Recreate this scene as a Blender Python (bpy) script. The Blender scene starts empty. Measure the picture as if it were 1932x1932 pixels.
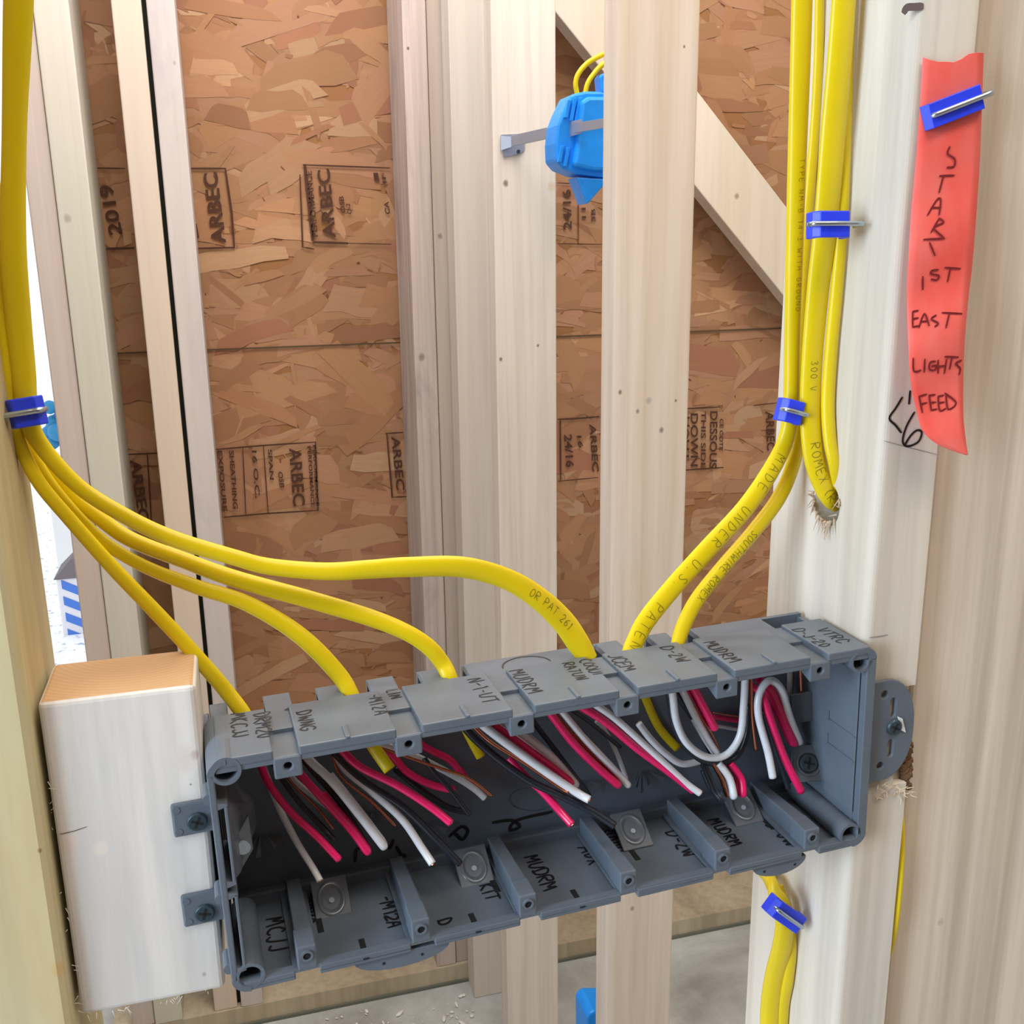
import bpy, bmesh, math, random
from mathutils import Vector, Matrix
from mathutils.noise import noise as pnoise
random.seed(7)
SC = bpy.context.scene
COL = SC.collection
# ------------------------------------------------------------------ camera (surveyed), world, lights, exposure
FPX = 1920.0
H0 = 1.113                                   # height of the centre of the grey box above the slab
CAM = Vector((-0.12562, -0.35882, 0.22466 + H0))
CR = Vector((0.96278518, -0.26992941, -0.01352079))
CD = Vector((-0.08044521, -0.23845424, -0.96781617))
CF = Vector((0.25801796, 0.93288675, -0.25129474))
cd = bpy.data.cameras.new('camera'); cam = bpy.data.objects.new('camera', cd); COL.objects.link(cam)
cd.sensor_width = 36; cd.sensor_fit = 'HORIZONTAL'; cd.lens = FPX / 1932 * 36; cd.clip_start = 0.01
m = Matrix((CR, -CD, -CF)).transposed().to_4x4(); m.translation = CAM; cam.matrix_world = m
SC.camera = cam
SC.view_settings.view_transform = 'Standard'; SC.view_settings.look = 'None'
SC.view_settings.exposure = 0.13; SC.view_settings.gamma = 1.0; SC.view_settings.use_curve_mapping = False
W = bpy.data.worlds.new('World'); SC.world = W; W.use_nodes = True
bg = W.node_tree.nodes['Background']; bg.inputs[0].default_value = (0.97, 0.98, 1.0, 1); bg.inputs[1].default_value = 1.15
def area(name, loc, target, sx, sy, power, color):
    l = bpy.data.lights.new(name, 'AREA'); l.shape = 'RECTANGLE'; l.size = sx; l.size_y = sy; l.energy = power; l.color = color
    o = bpy.data.objects.new(name, l); COL.objects.link(o); o.location = loc
    o.rotation_euler = (Vector(target) - Vector(loc)).to_track_quat('-Z', 'Y').to_euler(); return o
area('daylight_opening_left', (-1.5, -0.52, 1.50), (0.1, 0.05, 1.15), 0.8, 1.1, 38, (0.68, 0.85, 1.0))
area('added_fill_near', (0.35, -0.52, 2.38), (0.25, 0.0, 1.2), 1.0, 0.4, 13, (1.0, 0.90, 0.79))  # added warm fill for the near wood, no lamp known there
area('added_fill_overhead', (0.25, 0.20, 2.38), (0.2, 0.1, 1.0), 1.2, 0.25, 11, (1.0, 0.88, 0.74))  # added fill from above for box top and studs, source unseen
area('added_fill_far_bay', (0.15, 0.80, 2.25), (0.3, 1.38, 0.9), 1.3, 0.25, 15, (1.0, 0.97, 0.95))  # added fill to brighten the far studs and strand board

# ------------------------------------------------------------------ survey helpers
def P(px, py, Y):                            # a pixel of the photograph seen on the upright plane y = Y
    d = CR * ((px - 966) / FPX) + CD * ((py - 966) / FPX) + CF
    return CAM + d * ((Y - CAM.y) / d.y)
def PX(px, py, X):
    d = CR * ((px - 966) / FPX) + CD * ((py - 966) / FPX) + CF
    return CAM + d * ((X - CAM.x) / d.x)
def PZ(px, py, Z):
    d = CR * ((px - 966) / FPX) + CD * ((py - 966) / FPX) + CF
    return CAM + d * ((Z - CAM.z) / d.z)
def mpp(p): return (Vector(p) - CAM).dot(CF) / FPX     # metres per pixel at p
by_, br_ = 0.04014, 0.02037
BU = Vector((math.cos(by_) * math.cos(br_), math.sin(by_) * math.cos(br_), math.sin(br_)))
BW = Vector((-math.sin(by_), math.cos(by_), 0)); BV = BU.cross(BW)
BO = Vector((0, 0, H0))
def BX(u, w, v): return BO + (BU * u + BW * w + BV * v) * 0.001       # box millimetres to world
def PB(px, py, w):                           # pixel seen on the plane w mm behind the box's front
    d = CR * ((px - 966) / FPX) + CD * ((py - 966) / FPX) + CF
    c = CAM - BO; t = (w * 0.001 - c.dot(BW)) / d.dot(BW)
    return CAM + d * t

# ------------------------------------------------------------------ mesh helpers
def finish(name, bm, mat, parent=None, base=None, smooth=False, bevel=0, seg=2):
    bmesh.ops.recalc_face_normals(bm, faces=bm.faces)
    me = bpy.data.meshes.new(name); bm.to_mesh(me); bm.free()
    o = bpy.data.objects.new(name, me); COL.objects.link(o)
    if mat: me.materials.append(mat)
    if smooth:
        for p in me.polygons: p.use_smooth = True
    if parent is None and base is None and len(me.vertices):
        xs = [v.co for v in me.vertices]
        base = Vector(((min(v.x for v in xs) + max(v.x for v in xs)) / 2, (min(v.y for v in xs) + max(v.y for v in xs)) / 2, min(v.z for v in xs)))
    if parent is not None:
        root = parent
        base = parent.matrix_world.translation if parent.parent is None else parent.parent.matrix_world.translation
        base = ORG[parent.name]
    base = Vector(base)
    me.transform(Matrix.Translation(-base)); ORG[o.name] = base
    o.location = base
    if parent is not None:
        o.parent = parent; o.location = (0, 0, 0)
    if bevel:
        b = o.modifiers.new('bevel', 'BEVEL'); b.width = bevel; b.segments = seg; b.limit_method = 'ANGLE'; b.angle_limit = 0.7
    return o
ORG = {}
def tag(o, label=None, cat=None, group=None, kind=None):
    if label: o['label'] = label
    if cat: o['category'] = cat
    if group: o['group'] = group
    if kind: o['kind'] = kind
    return o
def thing(name, label, cat, loc, group=None):
    o = bpy.data.objects.new(name, None); COL.objects.link(o); o.location = loc; o.empty_display_size = 0.02
    ORG[o.name] = Vector(loc); return tag(o, label, cat, group)
def new(): return bmesh.new()
def hexa(bm, pts):                           # 8 points: bottom ring then top ring
    v = [bm.verts.new(p) for p in pts]
    for f in ((3, 2, 1, 0), (4, 5, 6, 7), (0, 1, 5, 4), (1, 2, 6, 5), (2, 3, 7, 6), (3, 0, 4, 7)): bm.faces.new([v[i] for i in f])
def wbox(bm, x0, x1, y0, y1, z0, z1):
    hexa(bm, [(x0, y0, z0), (x1, y0, z0), (x1, y1, z0), (x0, y1, z0), (x0, y0, z1), (x1, y0, z1), (x1, y1, z1), (x0, y1, z1)])
def bbox(bm, u0, u1, w0, w1, v0, v1):        # box in the grey box's own millimetres
    hexa(bm, [BX(*p) for p in ((u0, w0, v0), (u1, w0, v0), (u1, w1, v0), (u0, w1, v0), (u0, w0, v1), (u1, w0, v1), (u1, w1, v1), (u0, w1, v1))])
def fan(bm, ring): return bm.faces.new(ring)
def prism(bm, poly, a):                      # polygon of points extruded by vector a
    a = Vector(a); r0 = [bm.verts.new(p) for p in poly]; r1 = [bm.verts.new(Vector(p) + a) for p in poly]
    n = len(poly); bm.faces.new(r0); bm.faces.new(list(reversed(r1)))
    for i in range(n): bm.faces.new([r0[i], r1[i], r1[(i + 1) % n], r0[(i + 1) % n]])
def cyl(bm, c, ax, r, L, n=24, r2=None):
    c = Vector(c); ax = Vector(ax).normalized(); s = ax.orthogonal().normalized(); t = ax.cross(s)
    if r2 is None: r2 = r
    a = [bm.verts.new(c + (s * math.cos(k * 2 * math.pi / n) + t * math.sin(k * 2 * math.pi / n)) * r) for k in range(n)]
    b = [bm.verts.new(c + ax * L + (s * math.cos(k * 2 * math.pi / n) + t * math.sin(k * 2 * math.pi / n)) * r2) for k in range(n)]
    bm.faces.new(a); bm.faces.new(list(reversed(b)))
    for k in range(n): bm.faces.new([a[k], b[k], b[(k + 1) % n], a[(k + 1) % n]])
def ring(bm, c, ax, ro, ri, L, n=28):        # a tube with a hole
    c = Vector(c); ax = Vector(ax).normalized(); s = ax.orthogonal().normalized(); t = ax.cross(s)
    R = []
    for (r, l) in ((ro, 0), (ro, L), (ri, L), (ri, 0)):
        R.append([bm.verts.new(c + ax * l + (s * math.cos(k * 2 * math.pi / n) + t * math.sin(k * 2 * math.pi / n)) * r) for k in range(n)])
    for j in range(4):
        A, B = R[j], R[(j + 1) % 4]
        for k in range(n): bm.faces.new([A[k], A[(k + 1) % n], B[(k + 1) % n], B[k]])
def boolcut(o, cutbm):                       # subtract a solid from an object, leave a plain mesh
    me = bpy.data.meshes.new('cut'); bmesh.ops.recalc_face_normals(cutbm, faces=cutbm.faces); cutbm.to_mesh(me); cutbm.free()
    c = bpy.data.objects.new('cut', me); COL.objects.link(c)
    md = o.modifiers.new('b', 'BOOLEAN'); md.operation = 'DIFFERENCE'; md.object = c; md.solver = 'EXACT'
    bpy.context.view_layer.update()
    dg = bpy.context.evaluated_depsgraph_get()
    nm = bpy.data.meshes.new_from_object(o.evaluated_get(dg)); o.modifiers.remove(md); old = o.data; o.data = nm
    bpy.data.objects.remove(c); bpy.data.meshes.remove(old); nm.name = o.name
def crom(pts, n=10):
    out = []; L = len(pts)
    for i in range(L - 1):
        p0 = pts[max(i - 1, 0)]; p1 = pts[i]; p2 = pts[i + 1]; p3 = pts[min(i + 2, L - 1)]
        for k in range(n):
            t = k / n
            out.append([0.5 * (2 * b + (c - a) * t + (2 * a - 5 * b + 4 * c - d) * t * t + (3 * b - a - 3 * c + d) * t ** 3) for a, b, c, d in zip(p0, p1, p2, p3)])
    out.append(list(pts[-1])); return out
VIEW = Vector((0, -1, 0.15)).normalized()
def frames(S):                               # S rows: x, y, z, a, b, twist
    F = []
    for i, r in enumerate(S):
        p = Vector(r[:3]); q0 = Vector(S[max(i - 1, 0)][:3]); q1 = Vector(S[min(i + 1, len(S) - 1)][:3])
        T = (q1 - q0).normalized(); N = VIEW - T * VIEW.dot(T)
        N = N.normalized() if N.length > 1e-3 else T.orthogonal().normalized()
        N.rotate(Matrix.Rotation(r[5], 3, T)); F.append((p, T, N, T.cross(N).normalized()))
    return F
def sweep(bm, S, n=18, ex=1.0):
    F = frames(S); R = []
    for (p, T, N, B), r in zip(F, S):
        row = []
        for k in range(n):
            a = k * 2 * math.pi / n; c, s = math.cos(a), math.sin(a)
            c = math.copysign(abs(c) ** ex, c); s = math.copysign(abs(s) ** ex, s)
            row.append(bm.verts.new(p + B * (r[3] * c) + N * (r[4] * s)))
        R.append(row)
    for A, B in zip(R, R[1:]):
        for k in range(n): bm.faces.new([A[k], A[(k + 1) % n], B[(k + 1) % n], B[k]])
    bm.faces.new(R[0]); bm.faces.new(list(reversed(R[-1])))
    return F
def tube(bm, pts, r, n=10):
    sweep(bm, [list(p) + [r, r, 0] for p in pts], n)
# stroke lettering -------------------------------------------------
GL = {'A': [[(0, 0), (.3, 1), (.6, 0)], [(.12, .38), (.5, .38)]], 'B': [[(0, 0), (0, 1), (.4, .95), (.48, .75), (.35, .55), (0, .52)], [(.35, .55), (.55, .3), (.4, .03), (0, 0)]],
 'C': [[(.55, .85), (.3, 1), (.05, .75), (.05, .25), (.3, 0), (.55, .15)]], 'D': [[(0, 0), (0, 1), (.35, .9), (.55, .5), (.35, .1), (0, 0)]],
 'E': [[(.5, 1), (0, 1), (0, 0), (.5, 0)], [(0, .52), (.4, .52)]], 'F': [[(.5, 1), (0, 1), (0, 0)], [(0, .52), (.4, .52)]],
 'G': [[(.55, .85), (.3, 1), (.05, .75), (.05, .25), (.3, 0), (.55, .2), (.55, .45), (.3, .45)]], 'H': [[(0, 0), (0, 1)], [(.5, 0), (.5, 1)], [(0, .5), (.5, .5)]],
 'I': [[(.1, 0), (.1, 1)]], 'J': [[(.45, 1), (.45, .2), (.25, 0), (0, .15)]], 'K': [[(0, 0), (0, 1)], [(.5, 1), (0, .45), (.5, 0)]], 'L': [[(0, 1), (0, 0), (.45, 0)]],
 'M': [[(0, 0), (.08, 1), (.32, .4), (.56, 1), (.65, 0)]], 'N': [[(0, 0), (0, 1), (.5, 0), (.5, 1)]], 'O': [[(.28, 1), (.03, .75), (.03, .25), (.28, 0), (.53, .25), (.53, .75), (.28, 1)]],
 'P': [[(0, 0), (0, 1), (.4, .95), (.5, .75), (.35, .52), (0, .5)]], 'R': [[(0, 0), (0, 1), (.4, .95), (.5, .75), (.35, .52), (0, .5), (.5, 0)]],
 'S': [[(.5, .88), (.28, 1), (.05, .8), (.28, .52), (.5, .25), (.28, 0), (.02, .12)]], 'T': [[(0, 1), (.55, 1)], [(.27, 1), (.27, 0)]], 'U': [[(0, 1), (.03, .2), (.27, 0), (.5, .2), (.53, 1)]],
 'V': [[(0, 1), (.27, 0), (.55, 1)]], 'W': [[(0, 1), (.15, 0), (.35, .6), (.55, 0), (.7, 1)]], 'X': [[(0, 0), (.5, 1)], [(0, 1), (.5, 0)]], 'Y': [[(0, 1), (.27, .5), (.55, 1)], [(.27, .5), (.27, 0)]],
 '0': [[(.25, 1), (.03, .7), (.03, .3), (.25, 0), (.48, .3), (.48, .7), (.25, 1)]], '1': [[(.1, .8), (.22, 1), (.22, 0)]], '2': [[(.03, .8), (.25, 1), (.48, .8), (.4, .5), (.02, 0), (.5, 0)]],
 '3': [[(.03, .9), (.3, 1), (.45, .78), (.2, .55), (.48, .3), (.3, 0), (.02, .1)]], '4': [[(.38, 0), (.38, 1), (0, .35), (.52, .35)]], '6': [[(.45, .95), (.15, .7), (.03, .3), (.25, 0), (.48, .25), (.28, .5), (.05, .35)]],
 '7': [[(0, 1), (.5, 1), (.18, 0)]], '9': [[(.45, .6), (.2, .5), (.05, .78), (.25, 1), (.45, .8), (.4, .2), (.15, 0)]], '-': [[(.05, .5), (.4, .5)]], '.': [[(.05, 0), (.1, .06)]], '/': [[(0, 0), (.4, 1)]], '(': [[(.3, 1.05), (.1, .7), (.1, .3), (.3, -.05)]], ')': [[(.05, 1.05), (.25, .7), (.25, .3), (.05, -.05)]], ' ': []}
def text_strokes(s, h, gap=.2, jit=0.0, rnd=None):
    x = 0; out = []
    for ch in s:
        g = GL.get(ch, [])
        wd = max([p[0] for st in g for p in st] + [.3]) if g else .35
        for st in g:
            out.append([((x + p[0] + (rnd.uniform(-jit, jit) if rnd else 0)) * h, (p[1] + (rnd.uniform(-jit, jit) if rnd else 0)) * h) for p in st])
        x += wd + gap
    return out, (x - gap) * h
def ribbon(bm, pts, wid, nrm):               # a flat inked line lying on a surface with normal nrm (a vector or a list)
    n = len(pts); L = []
    for i, p in enumerate(pts):
        N = nrm[i] if isinstance(nrm, list) else nrm
        T = (Vector(pts[min(i + 1, n - 1)]) - Vector(pts[max(i - 1, 0)]))
        T = T.normalized() if T.length > 1e-9 else Vector((1, 0, 0))
        B = T.cross(N).normalized(); ww = wid / 2
        e = -T * ww * .6 if i == 0 else (T * ww * .6 if i == n - 1 else Vector())
        k = .7 if i in (0, n - 1) else 1
        L.append((bm.verts.new(Vector(p) + e + B * ww * k), bm.verts.new(Vector(p) + e - B * ww * k)))
    for a, b in zip(L, L[1:]): bm.faces.new([a[0], a[1], b[1], b[0]])
def strokes3d(bm, strokes, f, wid, nrm, n=4):
    for st in strokes:
        q = crom([list(p) for p in st], n) if len(st) > 2 else [st[0], [(st[0][0] + st[1][0]) / 2, (st[0][1] + st[1][1]) / 2], st[1]]
        ribbon(bm, [f(*p[:2]) for p in q], wid, nrm)

# ------------------------------------------------------------------ materials
def s2l(c): return tuple(((x / 255) / 12.92 if x / 255 <= .04045 else ((x / 255 + .055) / 1.055) ** 2.4) for x in c) + (1,)
def mat(name, rgb, rough=.6, metal=0, spec=.5, trans=0, coat=0):
    m = bpy.data.materials.new(name); m.use_nodes = True; b = m.node_tree.nodes['Principled BSDF']
    b.inputs['Base Color'].default_value = s2l(rgb); b.inputs['Roughness'].default_value = rough; b.inputs['Metallic'].default_value = metal
    b.inputs['Specular IOR Level'].default_value = spec; b.inputs['Transmission Weight'].default_value = trans; b.inputs['Coat Weight'].default_value = coat
    return m
class N:
    def __init__(s, m): s.t = m.node_tree; s.b = s.t.nodes['Principled BSDF']
    def n(s, ty, **k):
        x = s.t.nodes.new(ty)
        for a, v in k.items(): setattr(x, a, v)
        return x
    def l(s, a, b): s.t.links.new(a, b)
    def ramp(s, fac, stops, interp='LINEAR'):
        r = s.n('ShaderNodeValToRGB'); r.color_ramp.interpolation = interp; e = r.color_ramp.elements
        while len(e) < len(stops): e.new(.5)
        for i, (p, c) in enumerate(stops): e[i].position = p; e[i].color = c if len(c) == 4 else s2l(c)
        s.l(fac, r.inputs[0]); return r.outputs[0]
    def mixc(s, fac, a, b, ty='MIX'):
        x = s.n('ShaderNodeMix', data_type='RGBA', blend_type=ty)
        for i, v in ((0, fac), (6, a), (7, b)):
            if hasattr(v, 'links'): s.l(v, x.inputs[i])
            else: x.inputs[i].default_value = v
        return x.outputs[2]
    def math(s, op, a, b=0, c=None):
        x = s.n('ShaderNodeMath', operation=op)
        for i, v in enumerate((a, b) if c is None else (a, b, c)):
            if hasattr(v, 'links'): s.l(v, x.inputs[i])
            else: x.inputs[i].default_value = v
        return x.outputs[0]
    def noise(s, vec, sc, det=4, rough=.55, dist=0):
        x = s.n('ShaderNodeTexNoise'); x.inputs['Scale'].default_value = sc; x.inputs['Detail'].default_value = det
        x.inputs['Roughness'].default_value = rough; x.inputs['Distortion'].default_value = dist; s.l(vec, x.inputs['Vector']); return x
    def mapv(s, scale, rot=(0, 0, 0), loc=(0, 0, 0), src='Object'):
        tc = s.n('ShaderNodeTexCoord'); mp = s.n('ShaderNodeMapping'); mp.inputs['Scale'].default_value = scale
        mp.inputs['Rotation'].default_value = rot; mp.inputs['Location'].default_value = loc; s.l(tc.outputs[src], mp.inputs[0]); return mp.outputs[0]
    def bump(s, h, st=.2, d=.001):
        x = s.n('ShaderNodeBump'); x.inputs['Strength'].default_value = st; x.inputs['Distance'].default_value = d; s.l(h, x.inputs['Height']); s.l(x.outputs[0], s.b.inputs['Normal'])
NW = [0]
def wood(c1, c2, streak=(120, 105, 85), amt=.35, grain=70, knots=(), rot=(0, 0, 0), rough=.72, blot=None):
    """knots: (x, y, z, r, dark) in world; grain runs along local z unless rot"""
    NW[0] += 1; m = mat('wood_%02d' % NW[0], c1, rough, spec=.25); k = N(m)
    seed = NW[0] * 3.71
    v = k.mapv((1, 1, .035), rot, (seed, seed * .7, seed * .3))
    a = k.noise(v, grain, 6, .6, .3).outputs['Fac']; b = k.noise(k.mapv((1, 1, .12), rot, (seed, 0, 0)), 9, 4, .6, .8).outputs['Fac']
    col = k.mixc(k.ramp(b, [(.35, (0, 0, 0)), (.65, (255, 255, 255))]), s2l(c1), s2l(c2))
    g = k.ramp(a, [(.36, (255, 255, 255)), (.60, (0, 0, 0)), (.75, (70, 70, 70))])
    w = k.n('ShaderNodeTexWave'); w.wave_type = 'BANDS'; w.bands_direction = 'X'; w.inputs['Scale'].default_value = 17; w.inputs['Distortion'].default_value = 14; w.inputs['Detail'].default_value = 2; w.inputs['Detail Scale'].default_value = .7
    k.l(k.mapv((1, 1, .05), rot, (seed, 0, seed)), w.inputs['Vector'])
    ws = k.ramp(w.outputs['Fac'], [(.0, (255, 255, 255)), (.28, (0, 0, 0))])
    f = k.math('MULTIPLY', g, amt * .55); f = k.math('ADD', f, k.math('MULTIPLY', k.math('MULTIPLY', ws, b), amt * .30))
    col = k.mixc(f, col, s2l(streak))
    if blot:                                  # (colour, scale, amount)
        bn = k.noise(k.mapv((1, 1, .25), rot, (seed * 2, 1, 0)), blot[1], 5, .65, .5).outputs['Fac']
        col = k.mixc(k.math('MULTIPLY', k.ramp(bn, [(.5, (0, 0, 0)), (.68, (255, 255, 255))]), blot[2]), col, s2l(blot[0]))
    if knots:
        tc = k.n('ShaderNodeNewGeometry')
        nz = k.noise(tc.outputs['Position'], 130, 3).outputs['Fac']
        for (x, y, z, r, rgb) in knots:
            s_ = k.n('ShaderNodeVectorMath', operation='SUBTRACT'); k.l(tc.outputs['Position'], s_.inputs[0]); s_.inputs[1].default_value = (x, y, z)
            s2 = k.n('ShaderNodeVectorMath', operation='MULTIPLY'); k.l(s_.outputs[0], s2.inputs[0]); s2.inputs[1].default_value = (1, 1, .8)
            le = k.n('ShaderNodeVectorMath', operation='LENGTH'); k.l(s2.outputs[0], le.inputs[0])
            d = k.math('ADD', k.math('DIVIDE', le.outputs['Value'], r), k.math('MULTIPLY', nz, .5))
            col = k.mixc(k.ramp(d, [(.55, (235, 235, 235)), (.95, (140, 140, 140)), (1.15, (25, 25, 25)), (1.9, (0, 0, 0))]), col, s2l(rgb))
    k.l(col, k.b.inputs['Base Color']); k.bump(a, .25, .0006); return m
pale = ((222, 210, 196), (226, 220, 212))
def plastic(name, rgb, rough=.38, bmp=.05):
    m = mat(name, rgb, rough); k = N(m); n = k.noise(k.mapv((1, 1, 1)), 900, 2).outputs['Fac']; k.bump(n, bmp, .0003)
    n2 = k.noise(k.mapv((1, 1, 1)), 60, 4).outputs['Fac']
    k.l(k.mixc(k.ramp(n2, [(.35, (0, 0, 0)), (.7, (255, 255, 255))]), s2l(rgb), s2l([min(255, c * 1.07) for c in rgb])), k.b.inputs['Base Color'])
    return m
GREY = plastic('grey_box_plastic', (91, 100, 111), .40)
CLEARG = plastic('thin_grey_plastic', (84, 90, 98), .25)
HOLE = mat('hole_dark', (16, 18, 22), .8)
def sheath(name, rgb):
    m = mat(name, rgb, .36, spec=.45); k = N(m)
    n = k.noise(k.mapv((1, 1, 1)), 25, 4).outputs['Fac']
    k.l(k.mixc(k.ramp(n, [(.35, (0, 0, 0)), (.7, (255, 255, 255))]), s2l(rgb), s2l([min(255, rgb[0] + 8), rgb[1] + 6, rgb[2]])), k.b.inputs['Base Color']); return m
YEL = sheath('yellow_sheath', (220, 194, 15))
YELP = sheath('pale_yellow_sheath', (232, 222, 130))
def wirem(name, rgb): 
    m = mat(name, rgb, .28, spec=.55); k = N(m)
    n = k.noise(k.mapv((1, 1, 1)), 45, 3).outputs['Fac']
    k.l(k.mixc(k.ramp(n, [(.3, (0, 0, 0)), (.75, (255, 255, 255))]), s2l([c * .9 for c in rgb]), s2l(rgb)), k.b.inputs['Base Color']); return m
RED = wirem('red_insulation', (240, 30, 105)); WHT = wirem('white_insulation', (225, 228, 235)); BLK = wirem('black_insulation', (34, 40, 50))
COP = mat('bare_copper', (205, 130, 100), .25, metal=1)
BLUE = plastic('blue_staple_plastic', (38, 62, 225), .4); BLUE2 = plastic('blue_box_plastic', (20, 140, 235), .42)
NAIL = mat('zinc_steel', (178, 190, 200), .3, metal=.9); GALV = mat('galvanised_steel', (165, 170, 185), .42, metal=.6)
SCREW = mat('dark_screw_steel', (62, 78, 86), .4, metal=.5); INK = mat('black_marker_ink', (22, 20, 22), .5); RINK = mat('marker_ink_on_tape', (120, 22, 30), .6)
SINK = mat('stamp_ink', (74, 42, 26), .8); PRN = mat('sheath_print_ink', (120, 112, 30), .6)

# ------------------------------------------------------------------ the setting
YF = 1.25; YO = 1.39; ZF = 0.0
# oriented strand board: strands of wood pressed in layers
def osb():
    bm = new(); uv = bm.loops.layers.uv.new('strand'); cl = bm.loops.layers.float_color.new('tone')
    x0, x1, z0, z1 = P(150, 400, YO).x - .02, 1.75, .02, 2.35
    wbox(bm, x0, x1, YO, YO + .011, z0, z1)
    for f in bm.faces:
        for l in f.loops: l[uv].uv = (0, 0); l[cl] = (*s2l((150, 105, 66))[:3], 1)
    tones = [(190, 142, 102), (180, 131, 92), (198, 155, 118), (170, 120, 84), (186, 136, 104), (206, 168, 130), (158, 106, 76), (192, 142, 112), (174, 124, 86), (212, 176, 140), (184, 136, 94), (164, 106, 82)]
    wts = [14, 14, 9, 10, 14, 4, 5, 10, 12, 2, 12, 4]
    NF = 10500
    for i in range(NF):
        cx = random.uniform(x0, x1); cz = random.uniform(z0, z1); t = i / NF; q_ = random.random()
        if q_ < .38: L = random.uniform(.07, .17); w = random.uniform(.022, .055); a = random.gauss(0, .35)
        elif q_ < .72: L = random.uniform(.035, .10); w = random.uniform(.008, .028); a = random.gauss(0, .7)
        elif q_ < .90: L = random.uniform(.012, .04); w = random.uniform(.002, .009); a = random.uniform(0, 3.14)
        else: L = random.uniform(.003, .010); w = random.uniform(.0015, .004); a = random.uniform(0, 3.14)
        speck = q_ >= .90 and random.random() < .6
        ca, sa = math.cos(a), math.sin(a); n = 5; poly = []
        for k in range(n): poly.append((-L / 2 + L * k / (n - 1), w / 2 * random.uniform(.7, 1.05)))
        poly[0] = (poly[0][0] + random.uniform(0, L * .15), poly[0][1] * random.uniform(.1, 1)); poly[-1] = (poly[-1][0] - random.uniform(0, L * .15), poly[-1][1] * random.uniform(.1, 1))
        for k in range(n): poly.append((L / 2 - L * k / (n - 1), -w / 2 * random.uniform(.7, 1.05)))
        y = YO - 0.0001 - i * 1.6e-7; vs = []; us = []
        for (p, q) in poly:
            X = min(max(cx + p * ca - q * sa, x0), x1); Z = min(max(cz + p * sa + q * ca, z0), z1)
            vs.append(bm.verts.new((X, y, Z))); us.append((p * 5 + i * .37, q * 70))
        f = bm.faces.new(vs)
        c = random.choices(tones, wts)[0]; c = [.58 * a_ + .34 * b_ for a_, b_ in zip(c, (172, 132, 100))]; c = (112, 66, 40) if speck else c; j = random.uniform(.96, 1.04) + .10 * pnoise(Vector((cx * 7, 0, cz * 9))); c = s2l([max(0, min(255, q * j)) for q in c])
        for l, u in zip(f.loops, us): l[uv].uv = u; l[cl] = c
    me = bpy.data.meshes.new('wall_back'); bm.to_mesh(me); bm.free()
    o = bpy.data.objects.new('wall_back', me); COL.objects.link(o); ORG[o.name] = Vector((0, 0, 0))
    m = mat('strand_board', (170, 120, 76), .62, spec=.3); k = N(m)
    at = k.n('ShaderNodeVertexColor'); at.layer_name = 'tone'
    u = k.n('ShaderNodeUVMap'); u.uv_map = 'strand'
    n1 = k.noise(u.outputs[0], 3, 5, .6).outputs['Fac']
    n2 = k.noise(k.mapv((1, 1, 1)), 150, 5, .65).outputs['Fac']; n3 = k.noise(k.mapv((1, 1, 1)), 22, 5, .7).outputs['Fac']
    c = k.mixc(k.ramp(n1, [(.30, (120, 120, 120)), (.66, (0, 0, 0))]), at.outputs[0], s2l((140, 96, 68)))
    c = k.mixc(k.ramp(n3, [(.60, (0, 0, 0)), (.72, (120, 120, 120))]), c, s2l((126, 76, 50)))
    c = k.mixc(k.ramp(n2, [(.68, (0, 0, 0)), (.78, (150, 150, 150))]), c, s2l((104, 64, 44)))
    k.l(c, k.b.inputs['Base Color']); k.bump(n1, .2, .0008); me.materials.append(m)
    return o
wall = tag(osb(), kind='structure')
ZS = P(570, 653, YO).z
bm = new(); wbox(bm, P(150, 400, YO).x - .02, 1.75, YO - .0045, YO - .0038, ZS - .0013, ZS + .0013)
tag(finish('panel_seam', bm, mat('seam_dark', (84, 66, 46), .9), wall), 'dark open seam between the strand board panels')
def stamp_plane(px, py): p = P(px, py, YO - .005); return p
def stamp_line(bm, pts, wpx):
    q = [stamp_plane(*p) for p in pts]; q = [Vector(c) for a, b in zip(q, q[1:]) for c in (a, (a + b) / 2)] + [q[-1]]
    ribbon(bm, q, wpx * mpp(q[0]), Vector((0, -1, 0)))
def text_mesh(s, bold=0):
    cu = bpy.data.curves.new('t', 'FONT'); cu.body = s; cu.size = 1; cu.offset = bold; cu.resolution_u = 3
    o = bpy.data.objects.new('t', cu); COL.objects.link(o); bpy.context.view_layer.update()
    dg = bpy.context.evaluated_depsgraph_get(); me = bpy.data.meshes.new_from_object(o.evaluated_get(dg))
    v = [x.co.copy() for x in me.vertices]; f = [list(p.vertices) for p in me.polygons]
    bpy.data.objects.remove(o); bpy.data.meshes.remove(me)
    x0, x1 = min(p.x for p in v), max(p.x for p in v); y0, y1 = min(p.y for p in v), max(p.y for p in v)
    return [((p.x - x0) / (x1 - x0), (p.y - y0) / (y1 - y0)) for p in v], f
def text_quad(bm, s, a, b, up, plane=stamp_plane, bold=.02):   # a->b baseline in pixels, up = (dx, dy) pixels
    v, f = text_mesh(s, bold)
    vs = [bm.verts.new(plane(a[0] + (b[0] - a[0]) * x + up[0] * y, a[1] + (b[1] - a[1]) * x + up[1] * y)) for x, y in v]
    for p in f:
        try: bm.faces.new([vs[i] for i in p])
        except ValueError: pass
def stamp(lines, texts, label):
    bm = new()
    for pts, w in lines: stamp_line(bm, pts, w)
    for t in texts: text_quad(bm, *t)
    bm2 = bm; me = bpy.data.meshes.new('ink_stamp'); bm2.to_mesh(me); bm2.free(); o = bpy.data.objects.new('ink_stamp', me); COL.objects.link(o)
    me.materials.append(SINK); o.parent = wall; tag(o, label)
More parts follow.
